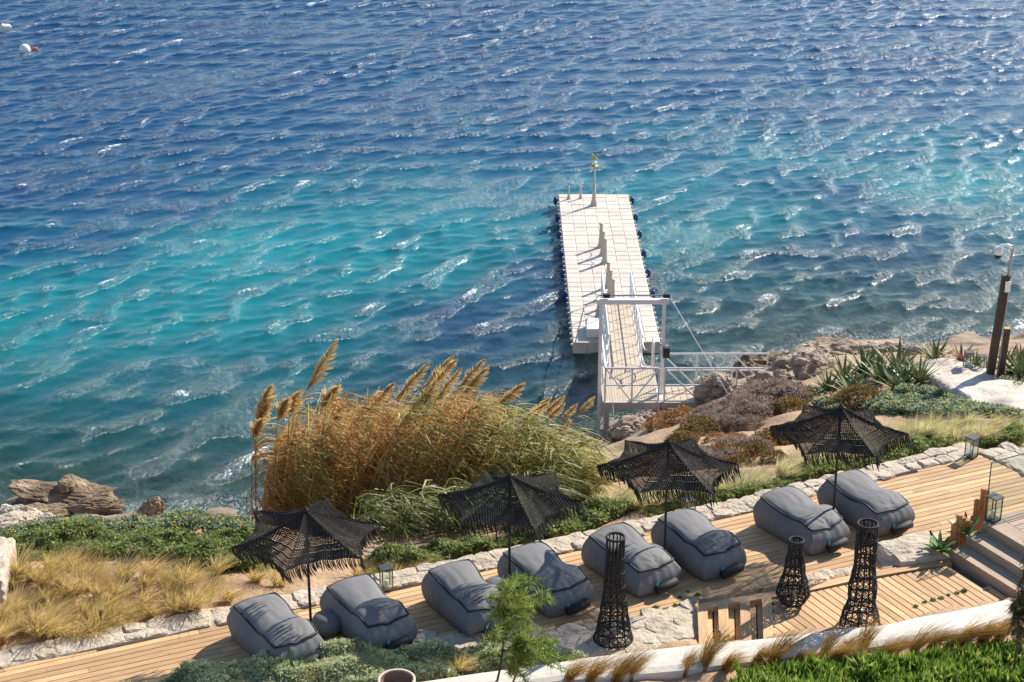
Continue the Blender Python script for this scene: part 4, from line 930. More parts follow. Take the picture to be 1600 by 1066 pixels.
# buoys
mb = MB(); mb.lathe([(.05, -.25)] + [(.32 * math.cos(q), .1 + .32 * math.sin(q)) for q in np.linspace(-1.2, 1.45, 12)], 20); o = mb.build('round_buoy', M['whiteplastic'], None, True); o.location = P(39, 80, .05); tag(o, 'round white mooring buoy floating far out at the left', 'buoy')
bm = bmesh.new(); bmesh.ops.create_cube(bm, size=1)
for v in bm.verts: v.co = Vector((v.co.x * .62, v.co.y * .5, v.co.z * .5))
bmesh.ops.bevel(bm, geom=list(bm.edges), offset=.06, segments=2, affect='EDGES'); me = bpy.data.meshes.new('float'); bm.to_mesh(me); bm.free()
o = link_mesh('box_float', me, M['candle']); o.location = P(9, 45, .12); o.rotation_euler = (.1, .15, .5); tag(o, 'pale square float at the far left edge of the sea', 'buoy')
mb = MB(); mb.tube([(-.2, 0, .03), (-.14, 0, .05), (.14, 0, .05), (.2, 0, .03)], [.04, .09, .09, .04], 10); o = mb.build('small_float', M['orange'], None, True); o.location = P(54, 78, .02); o.rotation_euler = (0, 0, .4); tag(o, 'small orange float right of the round white buoy', 'buoy')

# ------------------------------------------------------------------ camera post on the point
p = P(1546, 585, 4.55); p.z = float(tz(p.x, p.y)) + .05
cp = empty('camera_post', p); tag(cp, 'tall dark timber post carrying a white dome camera', 'post')
mb = MB(); mb.bar((0, 0, -.3), (.17, .0, 2.9), .19, .19); mb.build('tall_post', M['darkwood'], cp)
mb = MB(); mb.bar((.27, -.05, -.3), (.33, -.05, 1.38), .16, .16); sp_ = mb.build('short_post', M['darkwood'], cp); mb = MB(); mb.box((.331, -.05, 1.40), (.16, .16, .02)); mb.build('sawn_top', M['deck'], sp_)
mb = MB(); mb.tube([(.2, -.10, -.1), (.235, -.13, 2.5)], .014, 5); mb.build('conduit', M['galv'], cp)
mb = MB(); mb.tube([(.22, 0, 2.8), (.27, 0, 3.75)], .035, 8); mb.build('pole', M['galv'], cp)
mb = MB(); mb.box((.2, -.135, 2.62), (.14, .05, .3)); mb.build('junction_box', M['whiteplastic'], cp)
mb = MB(); mb.tube([(.27, 0, 3.68), (.1, -.02, 3.76), (-.10, -.03, 3.74)], .04, 8); mb.build('bracket', M['whiteplastic'], cp)
mb = MB(); mb.lathe([(.05, .2), (.11, .17), (.125, .02), (.11, 0)], 14, (-.12, -.03, 3.5)); hs = mb.build('camera_housing', M['whiteplastic'], cp, True)
mb = MB(); mb.lathe([(.03, -.13), (.085, -.09), (.105, 0)], 14, (-.12, -.03, 3.5)); mb.build('camera_dome', M['blackmetal'], cp, True)

# ------------------------------------------------------------------ plants
def blades(n, h, spread, lean, width, seg=4, seed=0, droop=0.5, root_r=0.08, hvar=.35):
    """ribbon blades fanning out of one root and bent by the wind towards +x"""
    r = np.random.default_rng(seed); V = []; F = []
    for i in range(n):
        q = r.random() * 6.283; sp = spread * math.sqrt(r.random()); L = h * (1 - hvar * r.random())
        x, y = root_r * math.sqrt(r.random()) * np.array([math.cos(r.random() * 6.283), math.sin(r.random() * 6.283)])
        dx, dy = math.cos(q) * sp, math.sin(q) * sp; wq = r.random() * 6.283; wx, wy = math.cos(wq) * width, math.sin(wq) * width
        ln = lean * (0.6 + 0.8 * r.random()); b = len(V)
        for k in range(seg + 1):
            t = k / seg; ww = (1 - t) ** 0.7 * 0.5 + (0.02)
            px = x + (dx * t + (dx * droop + ln) * t * t) * L; py = y + (dy * t + dy * droop * t * t) * L
            pz_ = L * (t - 0.33 * (sp * droop + abs(ln) * .55) * t * t)
            V.append((px - wx * ww, py - wy * ww, pz_)); V.append((px + wx * ww, py + wy * ww, pz_))
        for k in range(seg): F.append((b + 2 * k, b + 2 * k + 1, b + 2 * k + 3, b + 2 * k + 2))
    return np.array(V), np.array(F)
def tuft_meshes(mat, n, h, spread, lean, width, cnt=4, **kw):
    out = []
    for i in range(cnt):
        V, F = blades(n, h, spread, lean, width, seed=i + 11, **kw); me = np_mesh('grass_tuft', V, F); me.materials.append(mat); out.append(me)
    return out
TF = {'gold': tuft_meshes(M['feather'], 170, .62, .62, .5, .017), 'pale': tuft_meshes(M['featherpale'], 170, .68, .5, .6, .017), 'rust': tuft_meshes(M['featherrust'], 200, .78, .24, .85, .011)}
def tufts(kind, pts, label, group, s0=.8, s1=1.2):
    for a, b, z in pts:
        o = link_mesh('grass_tuft', random.choice(TF[kind]), None); p = P(a, b, z); p.z = float(tz(p.x, p.y)) - .02
        o.location = p; s = random.uniform(s0, s1); o.scale = (s, s, s * random.uniform(.75, 1.15)); o.rotation_euler = (0, 0, random.uniform(-.9, .9)); tag(o, label, 'grass', group)
def scatter_px(poly, n, z, mind=14, sy=.6, seed=1):
    r = random.Random(seed); xs = [p[0] for p in poly]; ys = [p[1] for p in poly]; out = []; t = 0
    while len(out) < n and t < 8000:
        t += 1; x = r.uniform(min(xs), max(xs)); y = r.uniform(min(ys), max(ys))
        if not inside(poly, np.array([x]), np.array([y]))[0]: continue
        if any(((x - a) ** 2 + ((y - b) / sy) ** 2) < mind ** 2 for a, b, _ in out): continue
        out.append((x, y, z))
    return out
tufts('gold', scatter_px([(0, 905), (90, 880), (180, 892), (300, 905), (365, 935), (300, 962), (200, 985), (100, 1008), (0, 1020)], 50, 5.9, 22, .62, 3), 'feathery golden grass tuft in the sandy bed left of the loungers', 'golden grass tufts in the left bed', .8, 1.2)
tufts('gold', [(400, 905, 5.9), (340, 890, 5.9), (620, 893, 5.9), (655, 886, 5.9), (560, 900, 5.9), (435, 912, 5.9)], 'golden grass tuft beside the deck behind the leftmost umbrella', 'golden grass tufts behind the left umbrella', .75, 1.0)
tufts('pale', scatter_px([(935, 800), (935, 775), (1030, 778), (1120, 760), (1200, 735), (1300, 700), (1380, 672), (1440, 655), (1600, 665), (1600, 690), (1470, 690), (1350, 722), (1220, 758), (1100, 783), (1000, 803)], 56, 5.75, 20, .6, 5), 'pale feathery grass tuft in the strip between the deck and the scrub', 'pale grass tufts behind the right half of the deck', .75, 1.15)
tufts('rust', [(1100, 1046, 6.3), (1135, 1048, 6.3), (1068, 1052, 6.3), (1180, 1040, 6.3), (1205, 1042, 6.3), (1245, 1035, 6.3), (985, 1060, 6.3), (960, 1064, 6.3), (1285, 1030, 6.3), (1320, 1034, 6.3), (1300, 1040, 6.3), (1345, 1024, 6.3), (1395, 1022, 6.3), (1425, 1027, 6.3), (1455, 1018, 6.3), (1480, 1020, 6.3), (1505, 1014, 6.3), (1535, 1010, 6.3), (1560, 1006, 6.3), (920, 1066, 6.3), (885, 1068, 6.3), (1375, 1030, 6.3)], 'rusty grass tuft leaning in the wind in front of the white wall', 'rusty grass tufts before the white wall', .7, 1.25)
tufts('gold', [(520, 1062, 6.15), (560, 1058, 6.15), (480, 1066, 6.15), (690, 1052, 6.15), (720, 1050, 6.15), (660, 1056, 6.15)], 'golden grass tuft beside the round pot in the foreground', 'golden grass tufts by the pot', .6, .85)

def leaf_cloud(pts, nrm_up, size, n_per, seed, elong=2.6, tilt=1.0):
    """n_per small leaf quads round each point, as real faces"""
    r = np.random.default_rng(seed); pts = np.repeat(np.asarray(pts), n_per, axis=0); n = len(pts)
    c = pts + r.normal(0, size * .9, (n, 3)) * np.array([1, 1, .6])
    d = r.normal(0, 1, (n, 3)) * np.array([1, 1, .7]) + np.array([0, 0, tilt]); d /= np.linalg.norm(d, axis=1)[:, None]
    e = np.cross(d, r.normal(0, 1, (n, 3))); e /= np.linalg.norm(e, axis=1)[:, None]
    s = size * r.uniform(.6, 1.3, (n, 1)); L = d * s * elong * .5; W = e * s * .5
    V = np.stack([c - L, c + W * .9, c + L, c - W * .9], 1).reshape(-1, 3); F = np.arange(n * 4).reshape(-1, 4)
    return V, F
def cover(name, poly_px, z, n, size, n_per, mat, label, hgt=.25, lump=.35, seed=1, elong=2.6, kind='stuff', cat='ground cover', tilt=1.0):
    poly = [P2(a, b, zz) for a, b, zz in [(q[0], q[1], q[2] if len(q) > 2 else z) for q in poly_px]]
    r = np.random.default_rng(seed); xs = [p[0] for p in poly]; ys = [p[1] for p in poly]
    x = r.uniform(min(xs), max(xs), n * 4); y = r.uniform(min(ys), max(ys), n * 4); k = inside(poly, x, y); x = x[k][:n]; y = y[k][:n]
    hh = hgt * np.clip(.55 + .75 * vnoise(x, y, lump, seed) + .3 * vnoise(x, y, lump * .4, seed + 2), .08, 1.5)
    zz = tz(x, y) + hh * r.random(len(x)) ** .5
    V, F = leaf_cloud(np.stack([x, y, zz], 1), 1, size, n_per, seed, elong, tilt)
    o = link_mesh(name, np_mesh(name, V, F), mat); tag(o, label, cat, None, kind); return o
cover('groundcover_shrubs', [(0, 895), (0, 850), (60, 838), (200, 836), (330, 845), (420, 850), (420, 895), (330, 900), (200, 880), (90, 880)], 5.7, 9000, .045, 6, M['shrub'], 'dark green low shrubs in a band across the left bed', .26, .5, 1, tilt=.5)
cover('groundcover_shrubs', [(570, 885), (640, 868), (760, 850), (900, 800), (935, 790), (1000, 802), (915, 832), (790, 862), (650, 895), (580, 908)], 5.7, 9000, .045, 6, M['shrub'], 'dark green low shrubs between the reeds and the deck', .30, .5, 2, tilt=.5)
cover('groundcover_shrubs', [(1000, 806), (1100, 778), (1220, 752), (1350, 715), (1470, 684), (1600, 680), (1600, 705), (1530, 694), (1400, 724), (1290, 750), (1180, 778), (1020, 812)], 5.8, 6000, .04, 6, M['shrub'], 'dark green low shrubs along the stone edging behind the right loungers', .32, .5, 3)
cover('groundcover_sage', [(180, 1075), (330, 1040), (440, 1022), (560, 1016), (650, 1018), (760, 1020), (880, 1030), (920, 1040), (820, 1050), (700, 1066), (600, 1080), (180, 1110)], 6.15, 13000, .032, 7, M['sage'], 'grey-green aromatic ground cover in the foreground bed', .24, .4, 4, 3.2, tilt=.4)
cover('succulent_bed', [(1165, 1066), (1215, 1050), (1290, 1042), (1400, 1034), (1500, 1030), (1600, 1018), (1640, 1090), (1300, 1110), (1120, 1100)], 6.35, 2600, .085, 4, M['succulent'], 'bright green upright fleshy leaves in the bottom right bed', .22, .4, 5, 4.4, tilt=2.4)
# flowering silver mounds
def mound_mesh(name, mat, seed, n=900, size=.05, flowers=0, elong=2.2, squash=.6):
    r = np.random.default_rng(seed); d = r.normal(0, 1, (n, 3)); d[:, 2] = np.abs(d[:, 2]); d /= np.linalg.norm(d, axis=1)[:, None]
    rad = (.75 + .3 * r.random((n, 1))) * (1 + .18 * np.sin(5 * np.arctan2(d[:, 1:2], d[:, 0:1]) + seed) * (1 - d[:, 2:3]))
    c = d * rad * np.array([1, 1, squash]); nv = d + r.normal(0, .55, (n, 3)); nv /= np.linalg.norm(nv, axis=1)[:, None]
    e = np.cross(nv, r.normal(0, 1, (n, 3))); e /= np.linalg.norm(e, axis=1)[:, None]; s = size * r.uniform(.7, 1.3, (n, 1)) * 2
    V = np.stack([c - nv * s * elong * .35, c + e * s * .45, c + nv * s * elong * .65, c - e * s * .45], 1).reshape(-1, 3)
    me = np_mesh(name, V, np.arange(n * 4).reshape(-1, 4)); me.materials.append(mat); return me
def flower_mesh(seed, n=16, squash=.6, size=.07):
    mb = MB(); r = random.Random(seed)
    for i in range(n):
        q = r.uniform(0, 6.28); e = r.uniform(.2, 1.4); c = Vector((math.cos(q) * math.cos(e), math.sin(q) * math.cos(e), math.sin(e) * squash)) * 1.12
        k = 6; vs = [c + Vector((0, 0, -.02))] + [c + Vector((size * math.cos(a * 6.283 / k), size * math.sin(a * 6.283 / k), .02)) for a in range(k)] + [c + Vector((0, 0, .04))]
        mb.add(vs, [(0, 1 + (a + 1) % k, 1 + a) for a in range(k)] + [(k + 1, 1 + a, 1 + (a + 1) % k) for a in range(k)])
    me = mb.mesh('flowers'); me.materials.append(M['flower']); return me
MM = [mound_mesh('leaf_mound', M['silver'], i, 750, .075) for i in range(4)]; FM = [flower_mesh(i) for i in range(4)]
def mounds(pts, label, group, s0, s1):
    for a, b, z in pts:
        root = empty('flowering_mound'); p = P(a, b, z); p.z = float(tz(p.x, p.y)) - .03; root.location = p; s = random.uniform(s0, s1); root.scale = (s, s, s * random.uniform(.8, 1.1)); root.rotation_euler = (0, 0, random.uniform(0, 6.28))
        i = random.randrange(4); link_mesh('foliage', MM[i], None, root); f = link_mesh('flowers', FM[random.randrange(4)], None, root); tag(f, kind='stuff'); tag(root, label, 'plant', group)
mounds(scatter_px([(10, 838), (10, 826), (90, 822), (160, 815), (250, 806), (340, 815), (395, 826), (410, 842), (330, 838), (200, 832), (90, 838)], 46, 5.5, 15, .5, 7), 'silver-leaved mound with yellow flowers at the seaward edge of the left bed', 'silver flowering mounds in the left bed', .26, .36)
mounds(scatter_px([(1375, 600), (1440, 590), (1480, 608), (1510, 628), (1560, 650), (1585, 668), (1500, 660), (1440, 650), (1400, 640), (1370, 625)], 62, 5.0, 13, .5, 8), 'silver-leaved mound with yellow flowers in the bed below the stone path', 'silver flowering mounds below the path', .26, .38)
mounds([(1290, 625, 4.2), (1330, 612, 4.3), (1350, 628, 4.5), (1310, 640, 4.4), (1275, 610, 4), (1575, 600, 4.6), (1590, 612, 4.7), (1598, 598, 4.6)], 'silver-leaved mound at the foot of the aloes', 'silver mounds by the aloes', .22, .34)
mounds([(700, 1024, 6.1), (730, 1026, 6.1), (610, 1028, 6.1), (760, 1028, 6.1), (850, 1030, 6.1), (880, 1030, 6.1), (905, 1030, 6.1), (660, 1026, 6.1), (640, 1030, 6.1), (930, 1028, 6.1)], 'small yellow-flowered mound at the foot of the rubble strip', 'yellow-flowered mounds by the rubble strip', .2, .3)
# dry scrub and cushions on the slope
def shrub(i, px, py, z, s, mat, label, group, n=1500, size=.05, squash=.6, elong=2.4, name='cushion_shrub'):
    key = (mat, i % 3, size)
    if key not in shrub.c: shrub.c[key] = mound_mesh(name, M[mat], 40 + i % 3, n, size, 0, elong, squash)
    o = link_mesh(name, shrub.c[key], None); p = P(px, py, z); p.z = float(tz(p.x, p.y)) - .05; o.location = p; o.scale = (s, s * .9, s * random.uniform(.8, 1.1)); o.rotation_euler = (0, 0, random.uniform(0, 6.28)); tag(o, label, 'shrub', group)
shrub.c = {}
for i, (a, b, z, s) in enumerate([(1095, 672, 3.6, .75), (1215, 695, 4.9, .65), (1235, 640, 3.9, .55), (1205, 582, 2.0, .5), (985, 655, 1.3, .5), (1180, 715, 5.0, .42), (1345, 622, 4.5, .7), (1155, 735, 5.3, .4), (1070, 690, 3.7, .5), (1305, 650, 4.6, .45), (1210, 725, 5.3, .4)]):
    shrub(i, a, b, z, s, 'burnet', 'brown-green thorny cushion shrub on the slope below the footbridge', 'brown cushion shrubs on the slope', 2200, .035, .75, 2.0)
for i, (a, b, z, s) in enumerate(scatter_px([(1085, 640), (1130, 605), (1190, 590), (1235, 610), (1265, 650), (1240, 690), (1160, 705), (1110, 690), (1080, 665)], 34, 3.2, 17, .6, 9) and [(x, y, 3.2, random.uniform(.4, .65)) for x, y, _ in scatter_px([(1085, 640), (1130, 605), (1190, 590), (1235, 610), (1265, 650), (1240, 690), (1160, 705), (1110, 690), (1080, 665)], 34, 3.2, 17, .6, 9)]):
    shrub(i, a, b, z, s, 'drybush', 'dry grey-purple scrub bush on the slope below the point', 'dry scrub bushes on the slope', 1400, .03, .7, 3.5, 'dry_bush')
for i, (a, b, z) in enumerate(scatter_px([(1000, 700), (1060, 670), (1110, 700), (1180, 715), (1250, 690), (1290, 640), (1300, 690), (1180, 745), (1060, 765), (960, 765), (950, 730)], 70, 4.6, 14, .6, 19)):
    shrub(i, a, b, z, random.uniform(.28, .5), ('drybush', 'rustbush', 'drybush', 'burnet')[i % 4], 'small dry bush on the sandy slope behind the right umbrellas', 'small dry bushes on the slope', 1000, .035, .7, 3.2, 'dry_bush')
for i, (a, b, z) in enumerate([(1070, 640, 2.2), (1040, 645, 2.0), (1055, 655, 2.3), (1015, 650, 1.6), (1000, 665, 1.6), (1030, 668, 2.2), (1120, 690, 4), (1150, 690, 4.3), (1045, 632, 1.6)]):
    shrub(i, a, b, z, random.uniform(.35, .5), 'rustbush', 'rust-coloured low bush below the landing platform', 'rusty bushes below the platform', 1200, .035, .7, 3.2, 'rusty_bush')
# aloes and agaves
def rosette(n, L, wid, mat, seed, upright=.9):
    r = random.Random(seed); mb = MB()
    for i in range(n):
        q = i * 2.399 + r.uniform(-.2, .2); f = i / n; el = (0.35 + 1.1 * f) * upright + r.uniform(-.1, .1); el = min(el, 1.5); l = L * r.uniform(.75, 1.1)
        d = Vector((math.cos(q) * math.cos(el), math.sin(q) * math.cos(el), math.sin(el))); s = Vector((-math.sin(q), math.cos(q), 0)); u = s.cross(d) * -1
        vs = []
        for t, w_ in ((0, .8), (.35, 1), (.75, .55), (1, .04)):
            c = d * l * t + u * (-.10 * l * t * t) + Vector((0, 0, .02)); vs += [c - s * wid * w_ + u * wid * .35 * w_, c - u * wid * .3 * w_, c + s * wid * w_ + u * wid * .35 * w_]
        mb.add(vs, [(k * 3 + a, k * 3 + a + 1, k * 3 + a + 4, k * 3 + a + 3) for k in range(3) for a in (0, 1)] + [(k * 3 + 2, k * 3, k * 3 + 3, k * 3 + 5) for k in range(3)])
    me = mb.mesh('rosette'); me.materials.append(M[mat]); return me
AL = [rosette(26, .95, .05, 'aloe', i) for i in range(3)]; AR = [rosette(24, .9, .045, 'aloered', 5)]; AG = [rosette(18, .62, .07, 'agave', 9, .75), rosette(14, .55, .06, 'agave', 10, .8)]
def rosettes(pts, ms, label, group, name='aloe'):
    for i, (a, b, z, s) in enumerate(pts):
        o = link_mesh(name, ms[i % len(ms)], None); p = P(a, b, z); p.z = float(tz(p.x, p.y)) - .03 if z < 5.9 else z; o.location = p; o.scale = (s, s, s); o.rotation_euler = (0, 0, i * 1.7); tag(o, label, 'succulent', group)
rosettes([(1294, 602, 4, .75), (1318, 592, 4, 1.0), (1350, 580, 4, 1.05), (1376, 596, 4.1, .9), (1402, 586, 4.1, 1.1), (1436, 598, 4.3, .85), (1330, 612, 4.3, .8), (1398, 608, 4.4, .8), (1370, 575, 4, .9), (1345, 600, 4.2, .7), (1415, 596, 4.3, .8)], AL, 'green aloe with long upright leaves in the bed left of the path', 'green aloes left of the path')
rosettes([(1462, 556, 4.2, .85), (1525, 574, 4.4, .6), (1580, 582, 4.5, .8), (1595, 590, 4.5, .9), (1568, 572, 4.3, .7)], AL, 'green aloe growing on the seaward side of the stone path', 'green aloes beyond the path')
rosettes([(1502, 566, 4.3, .8), (1575, 570, 4.3, .8), (1596, 572, 4.3, .8)], AR, 'reddish aloe growing beyond the stone path', 'reddish aloes beyond the path')
rosettes([(1468, 862, 6.3, .75)], AG[:1], 'agave rosette in the bed beside the flat boulder', None, 'agave'); rosettes([(1508, 838, 6.4, 1.0)], AG[1:], 'agave rosette behind the tall log posts', None, 'agave')
cover('weed_patch', [(1440, 872), (1452, 858), (1470, 858), (1466, 873)], 6.1, 260, .035, 6, M['shrub'], 'small green plant spilling beside the agave', .22, .3, 11)
# weeds between boards of the raised deck
wm = [mound_mesh('weed', M['agave'], 70 + i, 60, .22, 0, 2.2, .5) for i in range(2)]
for i, (a, b, z) in enumerate([(1458, 938, FDZ), (1470, 935, FDZ), (1482, 930, FDZ), (1495, 927, FDZ), (1506, 924, FDZ), (1445, 941, FDZ), (1431, 948, FDZ), (1540, 922, FDZ), (1075, 925, DZ), (1090, 930, DZ), (1062, 934, DZ), (1082, 938, DZ), (1055, 946, DZ), (1042, 953, DZ), (1025, 950, DZ)]):
    o = link_mesh('weed', wm[i % 2], None); o.location = P(a, b, z); s = random.uniform(.035, .06); o.scale = (s, s, s); o.rotation_euler = (0, 0, i)
    tag(o, 'tiny green weed growing between the boards of the %s deck' % ('raised' if z > 6.1 else 'long'), 'weed', 'weeds on the %s deck' % ('raised' if z > 6.1 else 'long'))

# reeds: individual plumed canes and a dense stand of leafy stems
def cane(h, lean, seed, nleaf, green, plume, bend=.5):
    r = random.Random(seed); root = empty('giant_reed')
    ax_ = lambda t: Vector((lean * h * t ** 1.8, .06 * h * t * math.sin(seed), h * (t - .10 * abs(lean) * t * t)))
    mb = MB(); mb.tube([ax_(t) for t in np.linspace(0, 1, 9)], [.018 - .011 * t for t in np.linspace(0, 1, 9)], 5); mb.build('stem', M['reedgreen'] if green else M['reeddry'], root)
    V = []; F = []
    for i in range(nleaf):
        t = r.uniform(.12, .97); p = ax_(t); q = r.gauss(0.0, .95); L = r.uniform(.45, .85); d = Vector((math.cos(q), math.sin(q), 0)); s = Vector((-d.y, d.x, 0)) * r.uniform(.012, .024); b = len(V); up = r.uniform(.25, .9)
        for k in range(5):
            f = k / 4; c = p + d * L * f * (.9) + Vector((.30 * L * f * f, 0, up * L * f - (up + .35) * L * f * f)); w_ = (1 - f) ** .6 + .03; tw = Vector((0, 0, .4 * s.length * f))
            V += [c - s * w_ - tw, c + s * w_ + tw]
        F += [(b + 2 * k, b + 2 * k + 1, b + 2 * k + 3, b + 2 * k + 2) for k in range(4)]
    me = np_mesh('leaves', np.array([tuple(v) for v in V]), np.array(F)); me.materials.append(M['reedgreen'] if green else M['reeddry']); tag(link_mesh('leaves', me, None, root), kind='stuff')
    if plume:
        V = []; F = []; top = ax_(1.0); dr = (ax_(1.0) - ax_(.9)).normalized(); dr = (dr + Vector((.35, 0, .1))).normalized(); PL = (.55, .95, .7, .85, .45, .6, .8)[seed % 7]
        for i in range(420):
            t = r.random(); c0_ = top + dr * PL * t; q = r.uniform(0, 6.28); sp = r.uniform(.10, .2) * math.sin(math.pi * min(1, t * .85 + .12)) ; d = dr * .16 + Vector((math.cos(q) * sp, math.sin(q) * sp, math.sin(q * 2) * sp * .6)) + Vector((.05, 0, 0)); s = Vector((r.uniform(-1, 1), r.uniform(-1, 1), r.uniform(-1, 1))) * .012; b = len(V)
            V += [c0_ - s, c0_ + s, c0_ + d + s * .5, c0_ + d - s * .5]; F.append((b, b + 1, b + 2, b + 3))
        me = np_mesh('plume', np.array([tuple(v) for v in V]), np.array(F)); me.materials.append(M['plume']); link_mesh('plume', me, None, root)
    return root
def place_cane(o, px, tip_py, d, label, group):
    # root where the bank lies at distance d in the direction of px
    u = (px - 800) / FPX; x = u * (d * CS + (CAM_H - 3) * SN); o.location = (x, d, float(tz(x, d)) - .1); tag(o, label, 'reed', group)
CP = [cane(4.2, .12, 4, 40, False, True), cane(4.4, .28, 8, 40, False, True), cane(4.0, .34, 3, 46, True, True), cane(3.6, .36, 6, 46, True, True), cane(4.3, .06, 5, 34, True, True)]
def cane_top(i): return [4.2, 4.4, 4.0, 3.6, 4.3][i]
usedc = set()
def plumed(i, tipx, tipy, d, label, group):
    o = CP[i] if i not in usedc else copy_tree(CP[i]); usedc.add(i)
    lean = [.12, .28, .34, .36, .06][i]; h = cane_top(i)
    t = (tipy + 14 - 533) / FPX; tanr = (SN + t * CS) / (CS - t * SN); ztip = CAM_H - d * tanr
    dep = d * CS + (CAM_H - ztip) * SN; xt = (tipx - 12 - 800) / FPX * dep
    zg = float(tz(xt - lean * h, d)); s = max(.45, min(1.6, (ztip - zg) / (h * (1 - .1 * lean) + .35)))
    o.location = (xt - (lean * h + .25) * s, d, zg - .08); o.scale = (s, s, s); o.rotation_euler = (random.uniform(-.06, .06), random.uniform(-.09, .09), random.uniform(-.5, .5)); tag(o, label, 'reed', group)
for k, (i, x, y, d) in enumerate([(4, 441, 598, 40.0), (0, 484, 598, 39.5), (0, 497, 604, 39.0), (0, 520, 570, 40.0), (1, 545, 588, 39.5), (4, 551, 617, 38.5), (0, 460, 630, 39), (0, 470, 612, 40)]):
    plumed(i, x, y, d, 'tall plumed reed at the left end of the reed bed', 'plumed reeds at the left of the bed')
for k, (i, x, y, d) in enumerate([(1, 702, 560, 39.5), (1, 680, 583, 40), (1, 745, 576, 39.5), (4, 676, 586, 38.5), (1, 640, 590, 40), (1, 610, 600, 39.5), (1, 720, 600, 38.5), (2, 760, 590, 39), (1, 655, 612, 38.5), (2, 735, 622, 38)]):
    plumed(i, x, y, d, 'tall reed with a wind-swept plume in the middle of the reed bed', 'plumed reeds in the middle of the bed')
for k, (i, x, y, d) in enumerate([(2, 790, 593, 39.5), (2, 795, 626, 38.5), (3, 838, 598, 39), (3, 830, 612, 38.5), (3, 850, 634, 38), (3, 880, 612, 39), (3, 888, 622, 38.5), (3, 906, 632, 39), (3, 918, 622, 39.5), (2, 815, 684, 36.8), (3, 900, 660, 38), (3, 868, 645, 38), (2, 770, 640, 38), (3, 915, 665, 37.5)]):
    plumed(i, x, y, d, 'green reed with a thick pale plume at the right end of the reed bed', 'plumed reeds at the right of the bed')
def reed_mass(name, n, px0, px1, d0, d1, top_fn, mat, label, seed, nleaf=22, lean=.3):
    r = random.Random(seed); V = []; F = []
    def quad(a, b, c, d_):
        k = len(V); V.extend([a, b, c, d_]); F.append((k, k + 1, k + 2, k + 3))
    for i in range(n):
        d = r.uniform(d0, d1); px = r.uniform(px0, px1); ty = top_fn(px) + abs(r.gauss(0, 45)) + r.uniform(-12, 12)
        t = (ty - 533) / FPX; ztip = CAM_H - d * (SN + t * CS) / (CS - t * SN); dep = d * CS + (CAM_H - ztip) * SN; xt = (px - 800) / FPX * dep
        ln = lean * r.uniform(.2, 1.7) * (.22 + .78 * min(1, max(0, (px - 420) / 260))); zg = float(terr(np.array([xt - 1]), np.array([d]))[0]); h = ztip - zg
        if h < .8: continue
        base = Vector((xt - ln * h, d, zg)); A = lambda t: base + Vector((ln * h * t ** 1.7, .05 * h * t * math.sin(i), h * t)); w_ = .011
        pr = A(0)
        for k in range(5):
            nx = A((k + 1) / 5); quad(tuple(pr + Vector((-w_, 0, 0))), tuple(pr + Vector((w_, 0, 0))), tuple(nx + Vector((w_, 0, 0))), tuple(nx + Vector((-w_, 0, 0)))); pr = nx
        for j in range(nleaf):
            t = r.random() ** .7 * .92 + .08; p = A(t); q = r.gauss(-.1, .9); L = r.uniform(.4, .85); dd = Vector((math.cos(q), math.sin(q), 0)); s = Vector((-dd.y, dd.x, r.uniform(-.8, .8))) * r.uniform(.009, .019); up = r.uniform(.1, .8)
            c = [p + dd * L * f * .9 + Vector((.34 * L * f * f, 0, up * L * f - (up + .30) * L * f * f)) for f in (0, .4, .75, 1)]; ww = (.8, 1, .6, .05)
            for k in range(3): quad(tuple(c[k] - s * ww[k]), tuple(c[k] + s * ww[k]), tuple(c[k + 1] + s * ww[k + 1]), tuple(c[k + 1] - s * ww[k + 1]))
    o = link_mesh(name, np_mesh(name, np.array(V), np.array(F)), mat); return tag(o, label, 'reeds', None, 'stuff')
topl = lambda px: np.interp(px, [405, 425, 460, 520, 600, 700, 770, 840, 920], [760, 690, 640, 618, 618, 610, 625, 665, 690])
reed_mass('reed_stand', 340, 412, 770, 37.2, 41.5, topl, M['reeddry'], 'dense stand of dry orange-brown reeds bending in the wind', 1, 26, .30)
reed_mass('reed_stand', 110, 430, 790, 37.0, 40.5, lambda p: topl(p) - 4, M['reedgreen'], 'green stems mixed into the dry reed stand', 2, 24, .34)
reed_mass('reed_stand', 130, 745, 925, 36.8, 39.5, lambda p: topl(p) - 5, M['reedgreen'], 'leafy green reeds at the right end of the stand', 3, 24, .32)
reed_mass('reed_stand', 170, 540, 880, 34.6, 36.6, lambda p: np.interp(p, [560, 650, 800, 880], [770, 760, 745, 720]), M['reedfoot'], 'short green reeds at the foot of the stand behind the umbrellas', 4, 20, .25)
reed_mass('reed_stand', 60, 860, 940, 36.2, 37.5, lambda p: 700, M['reedgreen'], 'short green reeds left of the third umbrella', 5, 20, .2)

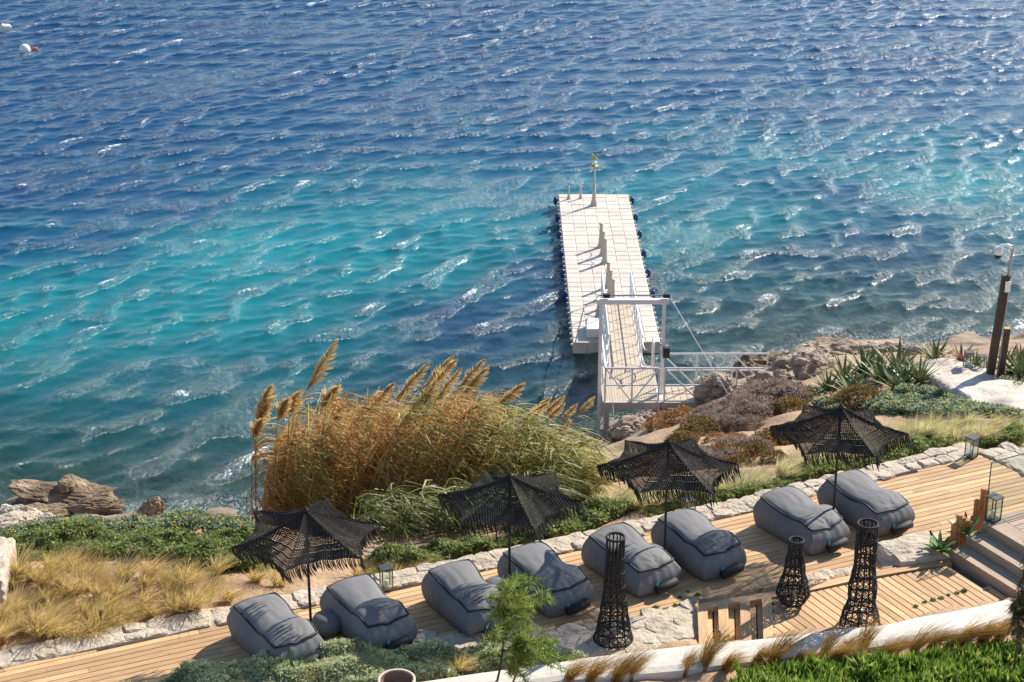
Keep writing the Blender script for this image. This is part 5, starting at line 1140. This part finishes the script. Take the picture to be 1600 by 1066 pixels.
# young tamarisk in the foreground and the shrub at the right edge
def feathery(px, py, z, H, lean, mat, label, seed, nbr, name='tamarisk', hang=False, spread=.5, nl=90, cat='tree', t0=.3):
    r = random.Random(seed); root = empty(name, P(px, py, z)); tag(root, label, cat)
    mb = MB(); trunk = lambda t: Vector((lean * H * t + .05 * math.sin(5 * t), .04 * math.sin(4 * t + 1), H * t)); mb.tube([trunk(t) for t in np.linspace(0, .95, 10)], [.022 * (1 - .85 * t) + .003 for t in np.linspace(0, 1, 10)], 6)
    V = []; F = []
    for i in range(nbr):
        t = r.uniform(t0, .95); p = trunk(t); q = r.uniform(0, 6.28); L = spread * H * r.uniform(.4, 1) * (1.15 - t * .75); el = r.uniform(.1, 1.0)
        d = Vector((math.cos(q) * math.cos(el) + .35, math.sin(q) * math.cos(el), math.sin(el))); e = p + d * L
        B = lambda f: p + d * L * f + Vector((.15 * L * f * f, 0, (-.9 if hang else -.25) * L * f * f)); mb.tube([B(f) for f in (0, .5, 1)], [.008, .005, .002], 4)
        for k in range(nl):
            f = r.uniform(.15, 1.05); c = B(f); a = Vector((r.gauss(.35, .7), r.gauss(0, .7), r.gauss(-1.0 if hang else .25, .6)))  .normalized() * r.uniform(.08, .2); s = a.cross(Vector((r.uniform(-1, 1), r.uniform(-1, 1), r.uniform(-1, 1)))).normalized() * .0075; b = len(V)
            V += [tuple(c - s), tuple(c + s), tuple(c + a + s * .3), tuple(c + a - s * .3)]; F.append((b, b + 1, b + 2, b + 3))
    mb.build('trunk', M['bark'], root); me = np_mesh('crown', np.array(V), np.array(F)); me.materials.append(mat); link_mesh('crown', me, None, root); return root
feathery(772, 1085, 6.2, 2.25, .12, M['tamarisk'], 'young feathery green tamarisk leaning in front of the third lounger', 3, 46, spread=.58, nl=110)
feathery(790, 1090, 6.2, 1.3, .30, M['tamarisk'], 'low side shoot of feathery green tamarisk above the white wall', 5, 26, spread=.6, nl=110)
feathery(1598, 1075, 6.45, 3.5, .0, M['greyleaf'], 'dark-stemmed tree with hanging grey-green foliage at the right edge', 8, 90, 'weeping_tree', True, .30, 190, t0=.45)
feathery(1578, 1078, 6.45, 2.2, -.01, M['greyleaf'], 'second slim dark stem with hanging foliage at the right edge', 9, 24, 'weeping_tree', True, .26, 90, t0=.5)
# young bright green cane plant in the foreground
o = link_mesh('cane_plant', rosette(9, .62, .035, 'succulent', 21, 1.0), None); o.location = P(460, 1062, 6.15); tag(o, 'bright green broad-leaved shoot among the grey-green ground cover', 'plant')
# round pot
pt_ = empty('round_pot', P(620, 1084, 6.3), 0); pt_.scale = (.84, .84, .84); tag(pt_, 'round pale terracotta pot cut by the bottom edge of the picture', 'pot')
mb = MB(); n = 32; prof = [(.20, -.35), (.33, -.2), (.38, .1), (.37, .28), (.40, .30), (.40, .36), (.345, .36), (.34, .30)]; mb.lathe(prof, n); mb.f = mb.f[:-1]; mb.build('pot_wall', M['terracotta'], pt_, True)
mb = MB(); mb.lathe([(.338, .34), (.335, .25), (.32, .16), (.05, .15)], n); mb.f = [f[::-1] for f in mb.f if len(f) == 4] + [mb.f[-1]]; mb.build('pot_inside', M['potinside'], pt_, True)
